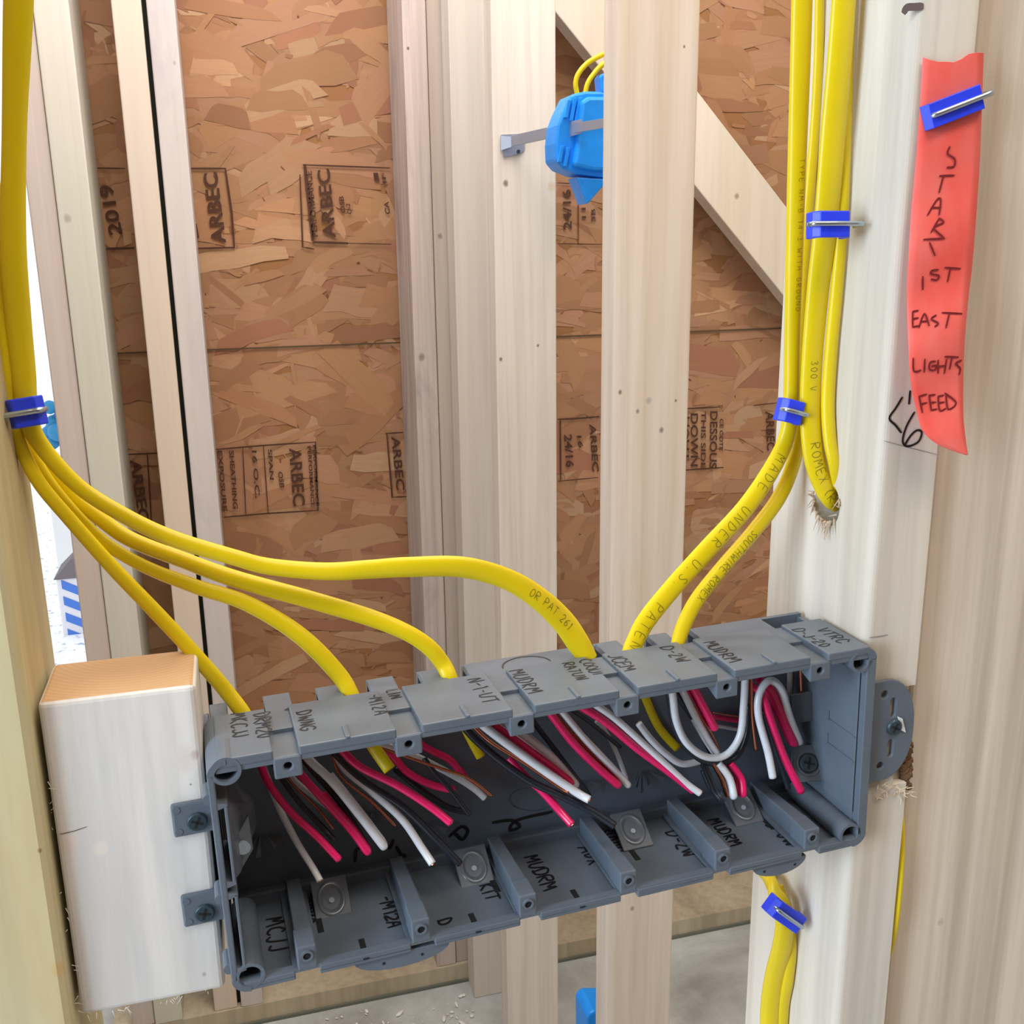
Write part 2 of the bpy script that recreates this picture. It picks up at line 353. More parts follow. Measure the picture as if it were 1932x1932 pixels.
stamp([([(178, 317), (235, 318)], 3), ([(176, 317), (184, 400), (190, 470)], 6), ([(190, 470), (252, 468)], 5)], [('2019', (232, 441), (212, 347), (-26, 3))], 'brown ink stamp reading 2019')
stamp([([(355, 318), (425, 318), (437, 400), (442, 467), (368, 469)], 4), ([(361, 350), (363, 372)], 4)], [('ARBEC', (427, 458), (410, 324), (-27, 3)), ('I', (376, 449), (371, 422), (-10, 0))], 'brown ink stamp reading ARBEC by the double stud')
stamp([([(572, 311), (655, 314), (735, 317)], 3), ([(575, 312), (584, 390), (590, 452)], 7), ([(592, 457), (655, 459)], 5), ([(566, 330), (571, 466), (592, 470)], 3), ([(655, 459), (738, 461)], 2)],
      [('ARBEC', (634, 448), (622, 318), (-24, 3)), ('PERFORMANCE', (600, 446), (588, 322), (-11, 2)), ('OSB', (652, 402), (648, 370), (-9, 0)), ('O-2', (664, 404), (660, 384), (-8, 0)), ('1', (716, 341), (713, 326), (-9, 0)), ('CA', (736, 404), (733, 380), (-9, 0)), ('IF', (729, 346), (727, 326), (-7, 0))], 'brown ink stamp reading ARBEC beside the studs in the middle')
stamp([([(408, 848), (490, 841), (595, 834), (600, 963), (500, 969), (423, 976)], 3), ([(497, 841), (506, 968)], 2), ([(458, 845), (464, 970)], 2)],
      [('ARBEC', (545, 846), (553, 955), (23, -2)), ('OSB', (524, 890), (528, 920), (9, 0)), ('PERFORMANCE', (580, 842), (587, 956), (7, 0)), ('PERFORMANCE', (590, 840), (596, 955), (6, 0)), ('EXPOSURE', (410, 850), (420, 965), (9, 0)), ('16 O.C.', (475, 850), (482, 940), (9, 0)), ('SHEATHING', (432, 850), (440, 960), (9, 0)), ('SPAN', (505, 848), (509, 905), (8, 0))], 'brown ink stamp reading ARBEC upside down')
stamp([([(728, 818), (760, 816)], 3), ([(730, 818), (740, 938), (765, 937)], 3)], [('ARBEC', (738, 824), (748, 925), (16, -1))], 'partly covered ink stamp by the middle studs')
stamp([([(1053, 460), (1135, 461)], 2), ([(1091, 360), (1091, 460)], 2), ([(1052, 345), (1090, 347)], 2)], [('24/16', (1079, 433), (1077, 357), (-16, 1)), ('11', (1106, 412), (1105, 392), (-8, 0)), ('3B', (1124, 418), (1123, 394), (-8, 0))], 'ink stamp reading 24/16 under the blue box')
stamp([([(1053, 791), (1084, 790), (1130, 786)], 3), ([(1057, 792), (1058, 905)], 3), ([(1053, 908), (1128, 901)], 2)], [('24/16', (1064, 820), (1068, 882), (15, -1)), ('16', (1088, 822), (1092, 845), (9, 0)), ('ABCD'[:1] + 'RBEC', (1112, 800), (1118, 890), (12, 0))], 'ink stamp reading 24/16 in the lower row')
stamp([([(1294, 771), (1358, 768)], 3), ([(1292, 887), (1364, 882)], 3)], [('DOWN', (1303, 780), (1303, 880), (14, 0)), ('THIS SIDE', (1323, 776), (1322, 884), (9, 0)), ('DESSOUS', (1340, 776), (1338, 884), (14, 0)), ('CE COTE', (1358, 790), (1357, 850), (7, 0)), ('HAUT', (1296, 786), (1295, 870), (5, 0))], 'ink stamp reading DESSOUS, THIS SIDE DOWN')
stamp([([(1422, 765), (1466, 760)], 2)], [('ARBEC', (1444, 776), (1447, 850), (16, 0))], 'faint ink stamp behind the yellow cables')
stamp([([(225, 858), (300, 855)], 3), ([(278, 858), (286, 990)], 3)], [('ARBEC', (245, 868), (262, 985), (20, -2))], 'dark ink stamp between the left studs')

bm = new(); wbox(bm, -.62, 1.75, -2.0, YF + .24, -.12, 0)
m = mat('concrete', (150, 152, 150), .85); k = N(m); v = k.mapv((1, 1, 1))
a = k.noise(v, 5, 8, .62, .4).outputs['Fac']; b = k.noise(v, 60, 6, .7).outputs['Fac']
c = k.mixc(k.ramp(a, [(.35, (0, 0, 0)), (.68, (255, 255, 255))]), s2l((150, 150, 146)), s2l((200, 206, 204)))
c = k.mixc(k.ramp(b, [(.56, (0, 0, 0)), (.72, (110, 110, 110))]), c, s2l((110, 112, 110)))
k.l(c, k.b.inputs['Base Color']); k.bump(b, .5, .003)
tag(finish('floor', bm, m, base=(0, 0, 0)), kind='structure')
mroom = wood((214, 200, 180), (222, 210, 194))
bm = new(); wbox(bm, -1.0, 2.2, -2.1, YF + .24, 2.42, 2.5); tag(finish('ceiling_light_block', bm, mroom, base=(0, 0, 2.42)), kind='structure')  # unseen ceiling, added to block sky light from above
bm = new(); wbox(bm, 1.9, 2.0, -2.1, YF + .24, 0, 2.42); tag(finish('wall_right', bm, mroom, base=(1.9, 0, 0)), kind='structure')
mdark = wood((120, 92, 66), (138, 106, 78), (90, 66, 48), .4)
bm = new(); wbox(bm, -1.1, -1.0, -2.1, -1.0, 0, 2.42); wbox(bm, -1.1, -1.0, -.2, YF + .24, 0, 2.42); tag(finish('wall_left_light_block', bm, mdark, base=(-1, -2, 0)), kind='structure')  # unseen wall pieces, added so their slot narrows the side light
bm = new(); wbox(bm, -1.1, 2.0, -2.2, -2.1, 0, 2.42); tag(finish('wall_front_light_block', bm, mdark, base=(1, -2.1, 0)), kind='structure')  # unseen wall behind the camera, added and kept dark to cut frontal light
# ground outside, seen through the gap by the left post
m = mat('gravel_ground', (235, 238, 242), .9); k = N(m); v = k.mapv((1, 1, 1))
vo = k.n('ShaderNodeTexVoronoi'); vo.inputs['Scale'].default_value = 30; k.l(v, vo.inputs['Vector'])
n = k.noise(v, 26, 6, .7).outputs['Fac']
c = k.mixc(k.ramp(n, [(.56, (0, 0, 0)), (.66, (255, 255, 255))]), s2l((248, 250, 252)), s2l((120, 150, 185)))
k.l(c, k.b.inputs['Base Color'])
bm = new(); wbox(bm, -14, 6, 1.6, 26, -.36, -.3)
tag(finish('ground', bm, m, base=(0, 0, -.3)), kind='structure')

# ------------------------------------------------------------------ studs of the outside wall
def board(name, label, x0, x1, y0, y1, z0, z1, m, cat='stud', group=None, bev=.002):
    if group is None: group = {'wall_stud': 'studs of the strand board wall', 'partition_stud': 'wide studs of the partition'}.get(name)
    bm = new(); wbox(bm, x0, x1, y0, y1, z0, z1)
    return tag(finish(name, bm, m, bevel=bev), label, cat, group)
ZP = .038
def kn(px, py, Y, rpx, rgb=(105, 88, 78)): p = P(px, py, Y); return (p.x, p.y, p.z, rpx * mpp(p), rgb)
def XF(px, py, Y=YF): return P(px, py, Y).x
STRK = (168, 152, 140)
board('wall_stud', 'whitewashed pine stud left half of the doubled pair nearest the open gap', XF(62, 450), XF(115, 450) - .0008, YF, YO - .006, ZP, 2.35, wood((206, 192, 182), (200, 190, 186), STRK, .35))
board('wall_stud', 'pine stud with a grey knot, right half of the pair nearest the open gap', XF(115, 450), XF(180, 450), YF - .004, YO - .006, ZP, 2.35,
      wood((206, 205, 192), (212, 206, 196), STRK, .2, knots=[kn(128, 412, YF, 12, (140, 138, 122)), kn(77, 68, YF, 5), kn(168, 680, YF, 5), kn(183, 845, YF, 4)]))
board('wall_stud', 'pale pine stud left of the thin black gap', XF(255, 450), XF(309, 450), YF, YO - .006, ZP, 2.35, wood((214, 198, 180), (208, 196, 186), STRK, .18))
bm = new(); wbox(bm, XF(309, 450), XF(318, 450), YF + .012, YO - .006, ZP, 2.35)  # black fill paints the shade of the open gap between the studs
tag(finish('gap_shade_strip', bm, mat('gap_shade_strip', (22, 24, 16), .9)), 'thin black strip squeezed between two pale studs', 'gasket')  # no gasket here, the strip stands in for the dark gap between the studs
board('wall_stud', 'cool white pine stud right of the thin black gap', XF(318, 450), XF(369, 450), YF - .003, YO - .006, ZP, 2.35,
      wood((200, 192, 190), (208, 200, 198), STRK, .25, knots=[kn(338, 434, YF, 5, (90, 84, 90)), kn(329, 120, YF, 7, (110, 112, 110))], blot=((160, 155, 165), 8, .5)))
board('wall_stud', 'greyish pine stud at the left of the studs in the middle', XF(757, 0), XF(803, 0), YF, YO - .006, ZP, 2.35,
      wood((204, 188, 182), (194, 184, 174), (128, 112, 112), .6, knots=[kn(770, 91, YF, 4, (50, 45, 40)), kn(795, 674, YF, 9, (130, 115, 105))], blot=((150, 138, 140), 14, .75)))
board('wall_stud', 'weathered pine stud tight against the right of the greyish stud', XF(804, 0), XF(845, 0), YF + .003, YO - .006, ZP, 2.35,
      wood((190, 176, 164), (184, 172, 162), (140, 122, 110), .4, knots=[kn(812, 56, YF, 4), kn(831, 446, YF, 8, (100, 80, 75)), kn(872, 683, YF, 6, (90, 82, 75))]))
Y3 = 1.195
board('wall_stud', 'smooth pale stud standing proud behind the blue box bar', XF(845, 0, Y3), XF(925, 0, Y3), Y3, YF - .004, .0, 2.35,
      wood((208, 198, 188), (214, 206, 196), (168, 156, 148), .35))
# right side beyond, hidden studs keep the wall whole
board('wall_stud', 'pine stud of the outside wall almost hidden behind the near right post', 1.12, 1.16, YF, YO - .006, ZP, 2.35, wood(*pale))
# sill plate
bm = new(); wbox(bm, P(150, 400, YF).x - .10, 1.72, YF - .004, YO - .001, .006, ZP)
o = finish('sill_plate', bm, wood((176, 164, 140), (192, 182, 160), (130, 118, 95), .5, rot=(0, math.pi / 2, 0), blot=((120, 108, 88), 10, .4)))
tag(o, 'long wooden sill plate on the slab under the far studs', 'plate')
bm = new(); wbox(bm, P(150, 400, YF).x - .10, 1.72, YF - .008, YO - .001, 0, .0058)  # dark strip paints the shadow line under the plate
tag(finish('sill_shade_strip', bm, mat('sill_shade', (104, 108, 98), .9), o), 'dark foam strip beneath the plate')  # no foam here, the strip stands in for the shadow line

# flat studs of the partition between
YD, YE = 1.0, .66
board('partition_stud', 'wide pale stud carrying the steel bar of the blue box', XF(956, 1780, YD), XF(1053, 1780, YD) , YD, YD + .038, 0, 2.35,
      wood((216, 206, 196), (224, 214, 202), (180, 162, 146), .5, knots=[kn(954, 346, YD, 8, (110, 92, 78)), kn(945, 678, YD, 5), kn(1015, 652, YD, 4), kn(1040, 352, YD, 12, (205, 188, 165))]))
board('partition_stud', 'broad clean stud in front, right of the blue box', XF(1165, 0, YE), XF(1322, 0, YE), YE, YE + .038, 0, 2.35,
      wood((218, 204, 190), (224, 212, 200), (188, 162, 130), .65, grain=55, knots=[kn(1170, 740, YE, 6, (105, 100, 95)), kn(1203, 776, YE, 6, (120, 112, 105)), kn(1248, 811, YE, 7, (120, 112, 105)), kn(1224, 756, YE, 9, (170, 162, 158)), kn(1275, 756, YE, 4), kn(1291, 88, YE, 4), kn(1193, 1714, YE, 6, (150, 130, 110))]))
# let-in diagonal brace
YB = 1.30
a, b = P(1050, 25, YB), P(1480, 560, YB); c, d = P(1480, 385, YB), P(1137, -28, YB)
dirv = (b - a).normalized(); up = Vector((dirv.z, 0, -dirv.x)); up = up if up.z > 0 else -up
wd = abs((c - a).dot(up)); bm = new(); s0, s1 = a - dirv * .30, b + dirv * .75
hexa(bm, [s0, s1, s1 + Vector((0, .038, 0)), s0 + Vector((0, .038, 0)), s0 + up * wd, s1 + up * wd, s1 + up * wd + Vector((0, .038, 0)), s0 + up * wd + Vector((0, .038, 0))])
ang = math.atan2(dirv.x, dirv.z)
tag(finish('diagonal_brace', bm, wood((214, 202, 182), (220, 208, 194), (176, 160, 140), .3, rot=(0, -ang, 0), knots=[kn(1390, 370, YB, 7, (150, 130, 110))]), bevel=.002), 'pale board sloping down to the right across the strand board', 'brace')

# ------------------------------------------------------------------ the near frame
XL = -.2032
kl = [(-.2, 0, 0, .01, (0, 0, 0))]
tag(board('left_post', 'yellowish rough post at the left edge carrying the cable staple', -.29, XL, .006, .068, 0, 2.35,
      wood((204, 192, 152), (200, 192, 166), (150, 132, 92), .75, grain=45, rough=.8, blot=((196, 165, 112), 7, .6), knots=[kn(75, 1605, .006, 7, (140, 112, 70)), kn(112, 1830, .006, 20, (206, 170, 120))]), bev=.003), None, 'post')
ZT, ZB = .0685 + H0, -.065 + H0
m = wood((222, 220, 216), (226, 216, 206), (176, 170, 164), .8, grain=60, knots=[kn(367, 1425, .012, 13, (150, 118, 104)), kn(352, 1432, .012, 34, (216, 202, 196)), kn(385, 1838, .012, 6, (175, 160, 150)), kn(360, 1480, .012, 3), kn(130, 1592, .012, 26, (222, 204, 196)), kn(190, 1600, .012, 20, (220, 208, 196))], blot=((176, 178, 188), 16, .4))
# end grain on the top of the block
k = N(m); old = k.b.inputs['Base Color'].links[0].from_socket
ge = k.n('ShaderNodeNewGeometry'); sx = k.n('ShaderNodeSeparateXYZ'); k.l(ge.outputs['Normal'], sx.inputs[0])
rw = k.n('ShaderNodeTexWave'); rw.wave_type = 'RINGS'; rw.rings_direction = 'Z'; rw.inputs['Scale'].default_value = 130; rw.inputs['Distortion'].default_value = 1.5
k.l(k.mapv((1, 1, 1), loc=(-.004, -.03, 0)), rw.inputs['Vector'])
eg = k.mixc(k.math('MULTIPLY', rw.outputs['Fac'], .35), s2l((190, 154, 114)), s2l((170, 132, 94)))
k.l(k.mixc(k.math('GREATER_THAN', sx.outputs[2], .8), old, eg), k.b.inputs['Base Color'])
bm = new(); wbox(bm, -.2012, -.1465, .012, .050, ZB, ZT)
blk = tag(finish('mounting_block', bm, m, bevel=.0022, seg=3), 'short white-faced wood block screwed between left post and grey box', 'wood block')
# splinters at its sawn edges
bm = new(); rs = random.Random(3)
for (x, z, n_) in ((-.2016, 0, 16), (0, ZB, 18)):
    for i in range(n_):
        c = Vector((x + rs.uniform(-.0006, .0006), .0115, rs.uniform(ZB, ZT - .03))) if x else Vector((rs.uniform(-.2, -.148), .0118, ZB + rs.uniform(-.0004, .001)))
        dv = Vector((rs.uniform(-.0018, .0022), -.0008, rs.uniform(-.0022, .0015))); cyl(bm, c, dv, .00016, dv.length * 1.3, 5, .00004)
tag(finish('splinters', bm, wood(*pale), blk), kind='stuff')
# dark crack in the block
bm = new(); ribbon(bm, [P(px, py, .0118) for px, py in ((112, 1574), (118, 1573), (140, 1568), (163, 1560))], .0003, Vector((0, -1, 0)))
finish('crack', bm, mat('crack', (90, 66, 56), .9), blk)

# right stud with drilled hole, rounded arris
XR0, XR1 = .1409, .1700
mside = wood((218, 214, 206), (226, 212, 194), (164, 154, 140), .75, grain=65, blot=((206, 190, 170), 6, .5), knots=[kn(1550, 1820, .05, 3)])
bm = new(); yb = .098
prof = [(XR0, yb), (XR1, yb), (XR1, .012)]
for i in range(7):
    t = i / 6 * math.pi / 2; prof.append((XR0 + .004 - .004 * math.sin(t), .012 + .004 - .004 * math.cos(t)))
prism(bm, [(x, y, 0) for x, y in prof], (0, 0, 2.35))
rst = finish('right_stud', bm, mside, base=(XR0, .05, 0))
hc = PX(1562, 925, XR0)
cb = new(); cyl(cb, hc + Vector((-.01, 0, -.004)), (1, 0, -.25), .0105, .05, 24); 
boolcut(rst, cb)
cb = new(); q0 = P(1700, 1296, .012); q1 = P(1700, 1478, .012); wbox(cb, q0.x, XR1 + .01, .005, .0165, q1.z, q0.z)
boolcut(rst, cb)
tag(rst, 'tall pine stud at right with drilled cable hole, pink tape and box ear', 'stud')
bm = new()
for i in range(34):
    a = rs.uniform(math.pi * .9, math.pi * 2.1); c = hc + Vector((-.0006, math.cos(a) * .0108, math.sin(a) * .0108 - .004)); dv = Vector((-rs.uniform(.0005, .003), rs.uniform(-.003, .003), rs.uniform(-.007, .002)))
    cyl(bm, c, dv, rs.uniform(.0003, .0008), dv.length * 1.2, 5, .0001)
tag(finish('splinters', bm, wood((210, 190, 165), (190, 165, 140)), rst), 'torn wood fibres around the drilled hole', kind='stuff')
# torn wood and bark by the ear
bm = new()
for i in range(42):
    u = i / 42; p = P(1708 + rs.uniform(-7, 8), 1395 + 90 * u, .0155); s_ = .0015 + .0016 * rs.random()
    ico = bmesh.ops.create_icosphere(bm, subdivisions=1, radius=s_, matrix=Matrix.Translation(p))
finish('bark_patch', bm, mat('bark', (104, 74, 50), .9), rst)['label'] = 'brown bark in the notch under the ear'
bm = new()
for i in range(40):
    p = P(1650 + rs.uniform(0, 75), 1480 + rs.uniform(-6, 22) + rs.random() * 8, .0115); dv = Vector((rs.uniform(-.002, .002), -.001, rs.uniform(-.002, .002))); cyl(bm, p, dv, .0003, dv.length * 1.6, 5, .0001)
for i in range(16):
    p = P(1704 + rs.uniform(-5, 9), 1290 + 110 * rs.random(), .016); dv = Vector((rs.uniform(-.0006, .0006), -.003, -rs.uniform(.004, .009))); cyl(bm, p, dv, .0006, dv.length, 5, .0002)
tag(finish('splinters', bm, wood((224, 206, 180), (205, 185, 160)), rst), kind='stuff')
# marks on the stud
def on_stud(px, py): return P(px, py, .0117)
bm = new()
for pts in ([(1702, 750), (1690, 770), (1678, 789), (1690, 803), (1700, 816)], [(1725, 778), (1710, 805), (1703, 832), (1712, 842), (1732, 834), (1739, 816), (1730, 812), (1718, 822), (1708, 838)], [(1717, 738), (1716, 750), (1715, 762)]):
    q = crom([list(on_stud(*p)) for p in pts], 5); ribbon(bm, [Vector(p) for p in q], .0010, Vector((0, -1, 0)))
finish('marker_writing', bm, INK, rst)['label'] = 'black marker mark like an arrow and a 6'
bm = new(); q = crom([list(on_stud(*p)) for p in ((1706, 22), (1712, 14), (1725, 13), (1739, 12))], 5); ribbon(bm, [Vector(p) for p in q], .0028, Vector((0, -1, 0)))
finish('marker_smudge', bm, mat('faded_ink', (104, 88, 90), .8), rst)['label'] = 'faded dark smudge'
bm = new(); ribbon(bm, [on_stud(*p) for p in ((1641, 1203), (1658, 1201), (1675, 1198))], .0004, Vector((0, -1, 0))); finish('pencil_line', bm, mat('pencil', (130, 122, 118), .8), rst)
bm = new(); ribbon(bm, [on_stud(*p) for p in ((1668, 832), (1720, 846), (1768, 858))], .0003, Vector((0, -1, 0)))
finish('pencil_line', bm, mat('pencil', (130, 122, 118), .8), rst)
# right board
mR = wood((222, 206, 188), (226, 212, 196), (156, 138, 118), .8, grain=70, knots=[kn(1770, 1735, .022, 14, (175, 140, 120)), kn(1818, 1605, .022, 4, (150, 120, 90)), kn(1807, 1572, .022, 4, (160, 130, 95)), kn(1880, 1858, .022, 9, (150, 130, 125)), kn(1846, 1352, .022, 6, (180, 150, 115))])
board('corner_board', 'wide tan board filling the right edge beside the stud', XR1 + .0055, .36, .020, .058, 0, 2.35, mR, 'board')

# debris on the slab
bm = new()
for i in range(110):
    px = rs.choice((rs.gauss(700, 60), rs.gauss(860, 30), rs.uniform(480, 940))); py = 1960 - abs(rs.gauss(0, 45)); p = PZ(px, py, .003)
    if p.y > YF - .03: continue
    s_ = rs.choice((.0008, .0012, .002, .004)) * rs.uniform(.7, 1.2); mt = Matrix.Translation(p) @ Matrix.Rotation(rs.uniform(0, 3), 4, 'Z') @ Matrix.Diagonal((s_ * rs.uniform(1, 3), s_, s_ * .6, 1))
    bmesh.ops.create_icosphere(bm, subdivisions=1, radius=1, matrix=mt)
tag(finish('debris_chips', bm, mat('white_chips', (226, 228, 222), .9), base=(0.2, 1.0, 0)), 'small white crumbs and shavings scattered on the concrete', 'debris', kind='stuff')

# things outside
g = PZ(138, 1197, -.3); zt = .36; wpk = .30
q = thing('striped_carton', 'white carton with blue diagonal stripes standing outside on the ground', 'carton', (g.x + .11, g.y + .1, -.3))
bm = new(); wbox(bm, g.x - .04, g.x + .30, g.y, g.y + .22, -.3, P(138, 1090, g.y).z)
finish('body', bm, mat('white_card', (222, 224, 232), .7), q, bevel=.004)
bm = new(); zz = P(138, 1090, g.y).z; hexa(bm, [(g.x - .05, g.y - .01, zz), (g.x + .31, g.y - .01, zz), (g.x + .31, g.y + .23, zz), (g.x - .05, g.y + .23, zz), (g.x + .02, g.y + .05, zz + .07), (g.x + .26, g.y + .05, zz + .07), (g.x + .26, g.y + .2, zz + .07), (g.x + .02, g.y + .2, zz + .07)])
finish('folded_lid', bm, mat('grey_card', (110, 105, 110), .8), q)
bm = new()
for k_ in range(4):
    z0 = P(138, 1092 + 31 * k_, g.y).z; 
    prism(bm, [(g.x - .02, g.y - .003, z0), (g.x + .26, g.y - .003, z0 - .16), (g.x + .26, g.y - .003, z0 - .20), (g.x - .02, g.y - .003, z0 - .04)], (0, .002, 0))
finish('stripe', bm, mat('blue_print', (70, 120, 210), .6), q)['label'] = 'blue diagonal stripes'
bm = new(); c = P(98, 800, 5.2)
for i in range(14):
    bmesh.ops.create_icosphere(bm, subdivisions=2, radius=rs.uniform(.03, .055), matrix=Matrix.Translation(c + Vector((rs.uniform(-.04, .14), rs.uniform(0, .1), rs.uniform(-.11, .09)))))
tarp = tag(finish('blue_bundle', bm, mat('teal_tarp', (40, 130, 180), .6), smooth=True), 'teal blue bundle outside, just right of the left cable staple', 'bundle')
bm = new(); wbox(bm, c.x - .05, c.x + .3, 5.15, 5.45, -.3, c.z - .19)
tag(finish('crate', bm, mat('pale_crate', (225, 228, 230), .8)), 'pale crate outside under the teal bundle', 'crate')

# ------------------------------------------------------------------ blue box on its steel bar
bb = thing('blue_electrical_box', 'bright blue plastic electrical box hung on the steel bar behind the broad stud', 'electrical box', P(1120, 400, .86))
Yb = .86
def pb(px, py, Y=Yb): return P(px, py, Y)
bm = new(); out = [(1078, 178), (1105, 172), (1180, 172), (1200, 200), (1200, 330), (1140, 336), (1092, 330), (1062, 318), (1049, 303), (1048, 270), (1052, 236), (1062, 210)]
prism(bm, [pb(*p) for p in out], (0, .045, 0)); finish('shell', bm, BLUE2, bb, bevel=.003)
bm = new(); out = [(1098, 190), (1112, 182), (1185, 182), (1190, 322), (1120, 322), (1082, 312), (1090, 270)]
prism(bm, [pb(p[0], p[1], Yb - .012) for p in out], (0, .013, 0)); finish('raised_face', bm, BLUE2, bb, bevel=.004)
for (a, b) in (((1068, 222), (1075, 188)), ((1078, 228), (1086, 184)), ((1086, 236), (1096, 184)), ((1056, 306), (1062, 275)), ((1066, 314), (1073, 278))):
    bm = new(); p0, p1 = pb(*a, Yb - .004), pb(*b, Yb - .004); d_ = (p1 - p0); s_ = Vector((.0022, 0, 0)); prism(bm, [p0 - s_, p0 + s_, p1 + s_, p1 - s_], (0, .006, 0)); finish('rib', bm, BLUE2, bb, bevel=.0005)
bm = new(); prism(bm, [pb(*p, Yb - .004) for p in ((1088, 334), (1140, 337), (1160, 340), (1138, 352), (1108, 386))], (0, .035, 0)); finish('nail_wedge', bm, BLUE2, bb, bevel=.002)
bm = new(); prism(bm, [pb(*p, Yb) for p in ((1131, 145), (1137, 138), (1160, 138), (1160, 175), (1134, 175))], (0, .02, 0)); finish('cable_clamp', bm, BLUE2, bb, bevel=.002)
bar = thing('bar_hanger', 'telescoping galvanised steel bar reaching from the wide stud to the blue box', 'bar hanger', P(960, 270, YD - .003))
def barseg(name, a, ya, b, yb2, wpx0, wpx1, th, lab=None):
    p0, p1 = P(*a, ya), P(*b, yb2); h0, h1 = wpx0 * mpp(p0) / 2, wpx1 * mpp(p1) / 2; z = Vector((0, 0, 1)); t = Vector((0, th, 0)); bm = new()
    hexa(bm, [p0 - z * h0, p1 - z * h1, p1 - z * h1 + t, p0 - z * h0 + t, p0 + z * h0, p1 + z * h1, p1 + z * h1 + t, p0 + z * h0 + t])
    return finish(name, bm, GALV, bar, bevel=.0008)
def yb_at(px): return YD - .012 + (px - 965) / (1190 - 965) * (.735 - YD + .012)
barseg('outer_bar', (965, 266), yb_at(965), (1070, 243), yb_at(1070), 20, 22, .004)
barseg('inner_bar', (1068, 244), yb_at(1068) - .003, (1190, 224), .72, 18, 17, .004)
barseg('clamp', (1048, 250), yb_at(1048) - .004, (1078, 242), yb_at(1078) - .004, 34, 32, .008)
barseg('clip', (1078, 243), yb_at(1078) - .006, (1098, 238), yb_at(1098) - .006, 27, 25, .003)
bm = new()
for (px, py, w_) in ((1058, 232, 12), (1070, 268, 10), (1050, 224, 6)):
    p = P(px, py, yb_at(px) - .006); bmesh.ops.create_icosphere(bm, subdivisions=2, radius=w_ * mpp(p) / 2, matrix=Matrix.Translation(p) @ Matrix.Diagonal((1.5, .7, .8, 1)))
finish('wing_nut', bm, GALV, bar, smooth=True)
bm = new(); prism(bm, [P(*p, YD - .0025) for p in ((946, 254), (990, 252), (990, 284), (976, 292), (950, 296))], (0, .002, 0)); finish('flange', bm, GALV, bar)
bm = new(); p = P(978, 286, YD - .004); cyl(bm, p, (0, -1, 0), .0025, .001, 16); finish('nail_head', bm, SCREW, bar)
bm = new(); prism(bm, [P(945, 256, YD - .003), P(945, 284, YD - .003), P(968, 276, yb_at(965)), P(968, 258, yb_at(965))], (.0, .0015, 0)); finish('flared_end', bm, GALV, bar)
for pts, lab, y_ in (([(1165, 92), (1137, 103), (1110, 118), (1092, 138), (1086, 158), (1090, 182)], 'thin yellow cable, left of two curving out of the blue box', .87), ([(1165, 108), (1137, 122), (1120, 140), (1108, 160), (1103, 186)], 'thin yellow cable, right of two curving out of the blue box', .865)):
    S = [list(P(*p, y_)) for p in pts]; S = crom(S, 8); bm = new(); tube(bm, S, 4.8 * mpp(S[0]), 12); tag(finish('yellow_cable', bm, YEL, smooth=True), lab, 'cable')
# a second blue box low down by the broad stud
bm = new(); prism(bm, [P(*p, .76) for p in ((1121, 1908), (1150, 1908), (1150, 2010), (1108, 2010), (1107, 1922), (1112, 1913))], (0, .05, 0))
tag(finish('blue_outlet_box', bm, BLUE2, bevel=.003), 'bright blue plastic box low behind the broad stud at the bottom edge', 'electrical box')

# ------------------------------------------------------------------ the grey multi-gang box
gb = thing('multi_gang_box', 'long open grey plastic six-gang switch box full of wires', 'electrical box', BX(0, 25, -51))
PAN = [(-140, -120), (-110.5, -73.5), (-63.5, -26.5), (-17.5, 19.5), (27.5, 64.5), (72.5, 110), (119, 140.5)]
TABU = [-115 + 46 * i for i in range(6)]
VB = -51.5
# top wall: raised panels and channels between them
bm = new(); bbox(bm, -141, 141, 0, 38, 42.6, 45)
finish('top_wall', bm, GREY, gb, bevel=.0003)
for a, b in PAN:
    bm = new(); bbox(bm, a, b, -.3, 38, 44.6, 48.3); finish('top_panel', bm, GREY, gb, bevel=.0006)
for a, b in zip(PAN, PAN[1:]):
    bm = new(); bbox(bm, a[1] - .2, b[0] + .2, 20, 38, 44.6, 46.8); finish('channel_floor', bm, GREY, gb, bevel=.0003)
REAR = [(-141, -134), (-119.3, -108.5), (-97.3, -87), (-75.5, -64), (-53, -42), (-32.5, 19), (31, 42), (57, 67), (79, 117), (119, 136)]
for a, b in REAR:
    if a < 118: bm = new(); bbox(bm, a, b, 37.5, 54.5, 43.2, 46.4); finish('rear_tab', bm, GREY, gb, bevel=.0006)
for u in (-92, -45, 1.5, 46, 92):              # moulded rib at each panel's front edge
    bm = new(); bbox(bm, u - .9, u + .9, -.6, 10, 47.9, 49.2); finish('moulded_rib', bm, GREY, gb, bevel=.0004)
# circle mark on the long rear panel and smooth oval
bm = new(); c = (-6, 47.5); 
ribbon(bm, [BX(c[0] + 11 * math.cos(t), 43 + 9 * math.sin(t), 46.6) for t in [i / 20 * math.pi for i in range(21)]], .0007, BV)
finish('knockout_outline', bm, mat('groove', (62, 48, 34), .7), gb)
# back wall with openings under the cable entries
o_ = None
bm = new(); bbox(bm, -141, 141, 54.5, 57, VB, 45); bk = finish('back_wall', bm, GREY, gb)
cb = new()
for (a, b), (c_, d_) in zip(REAR, REAR[1:]):
    if c_ - b > 3 and b < 100: bbox(cb, b, c_, 50, 60, 30, 50)
boolcut(bk, cb)
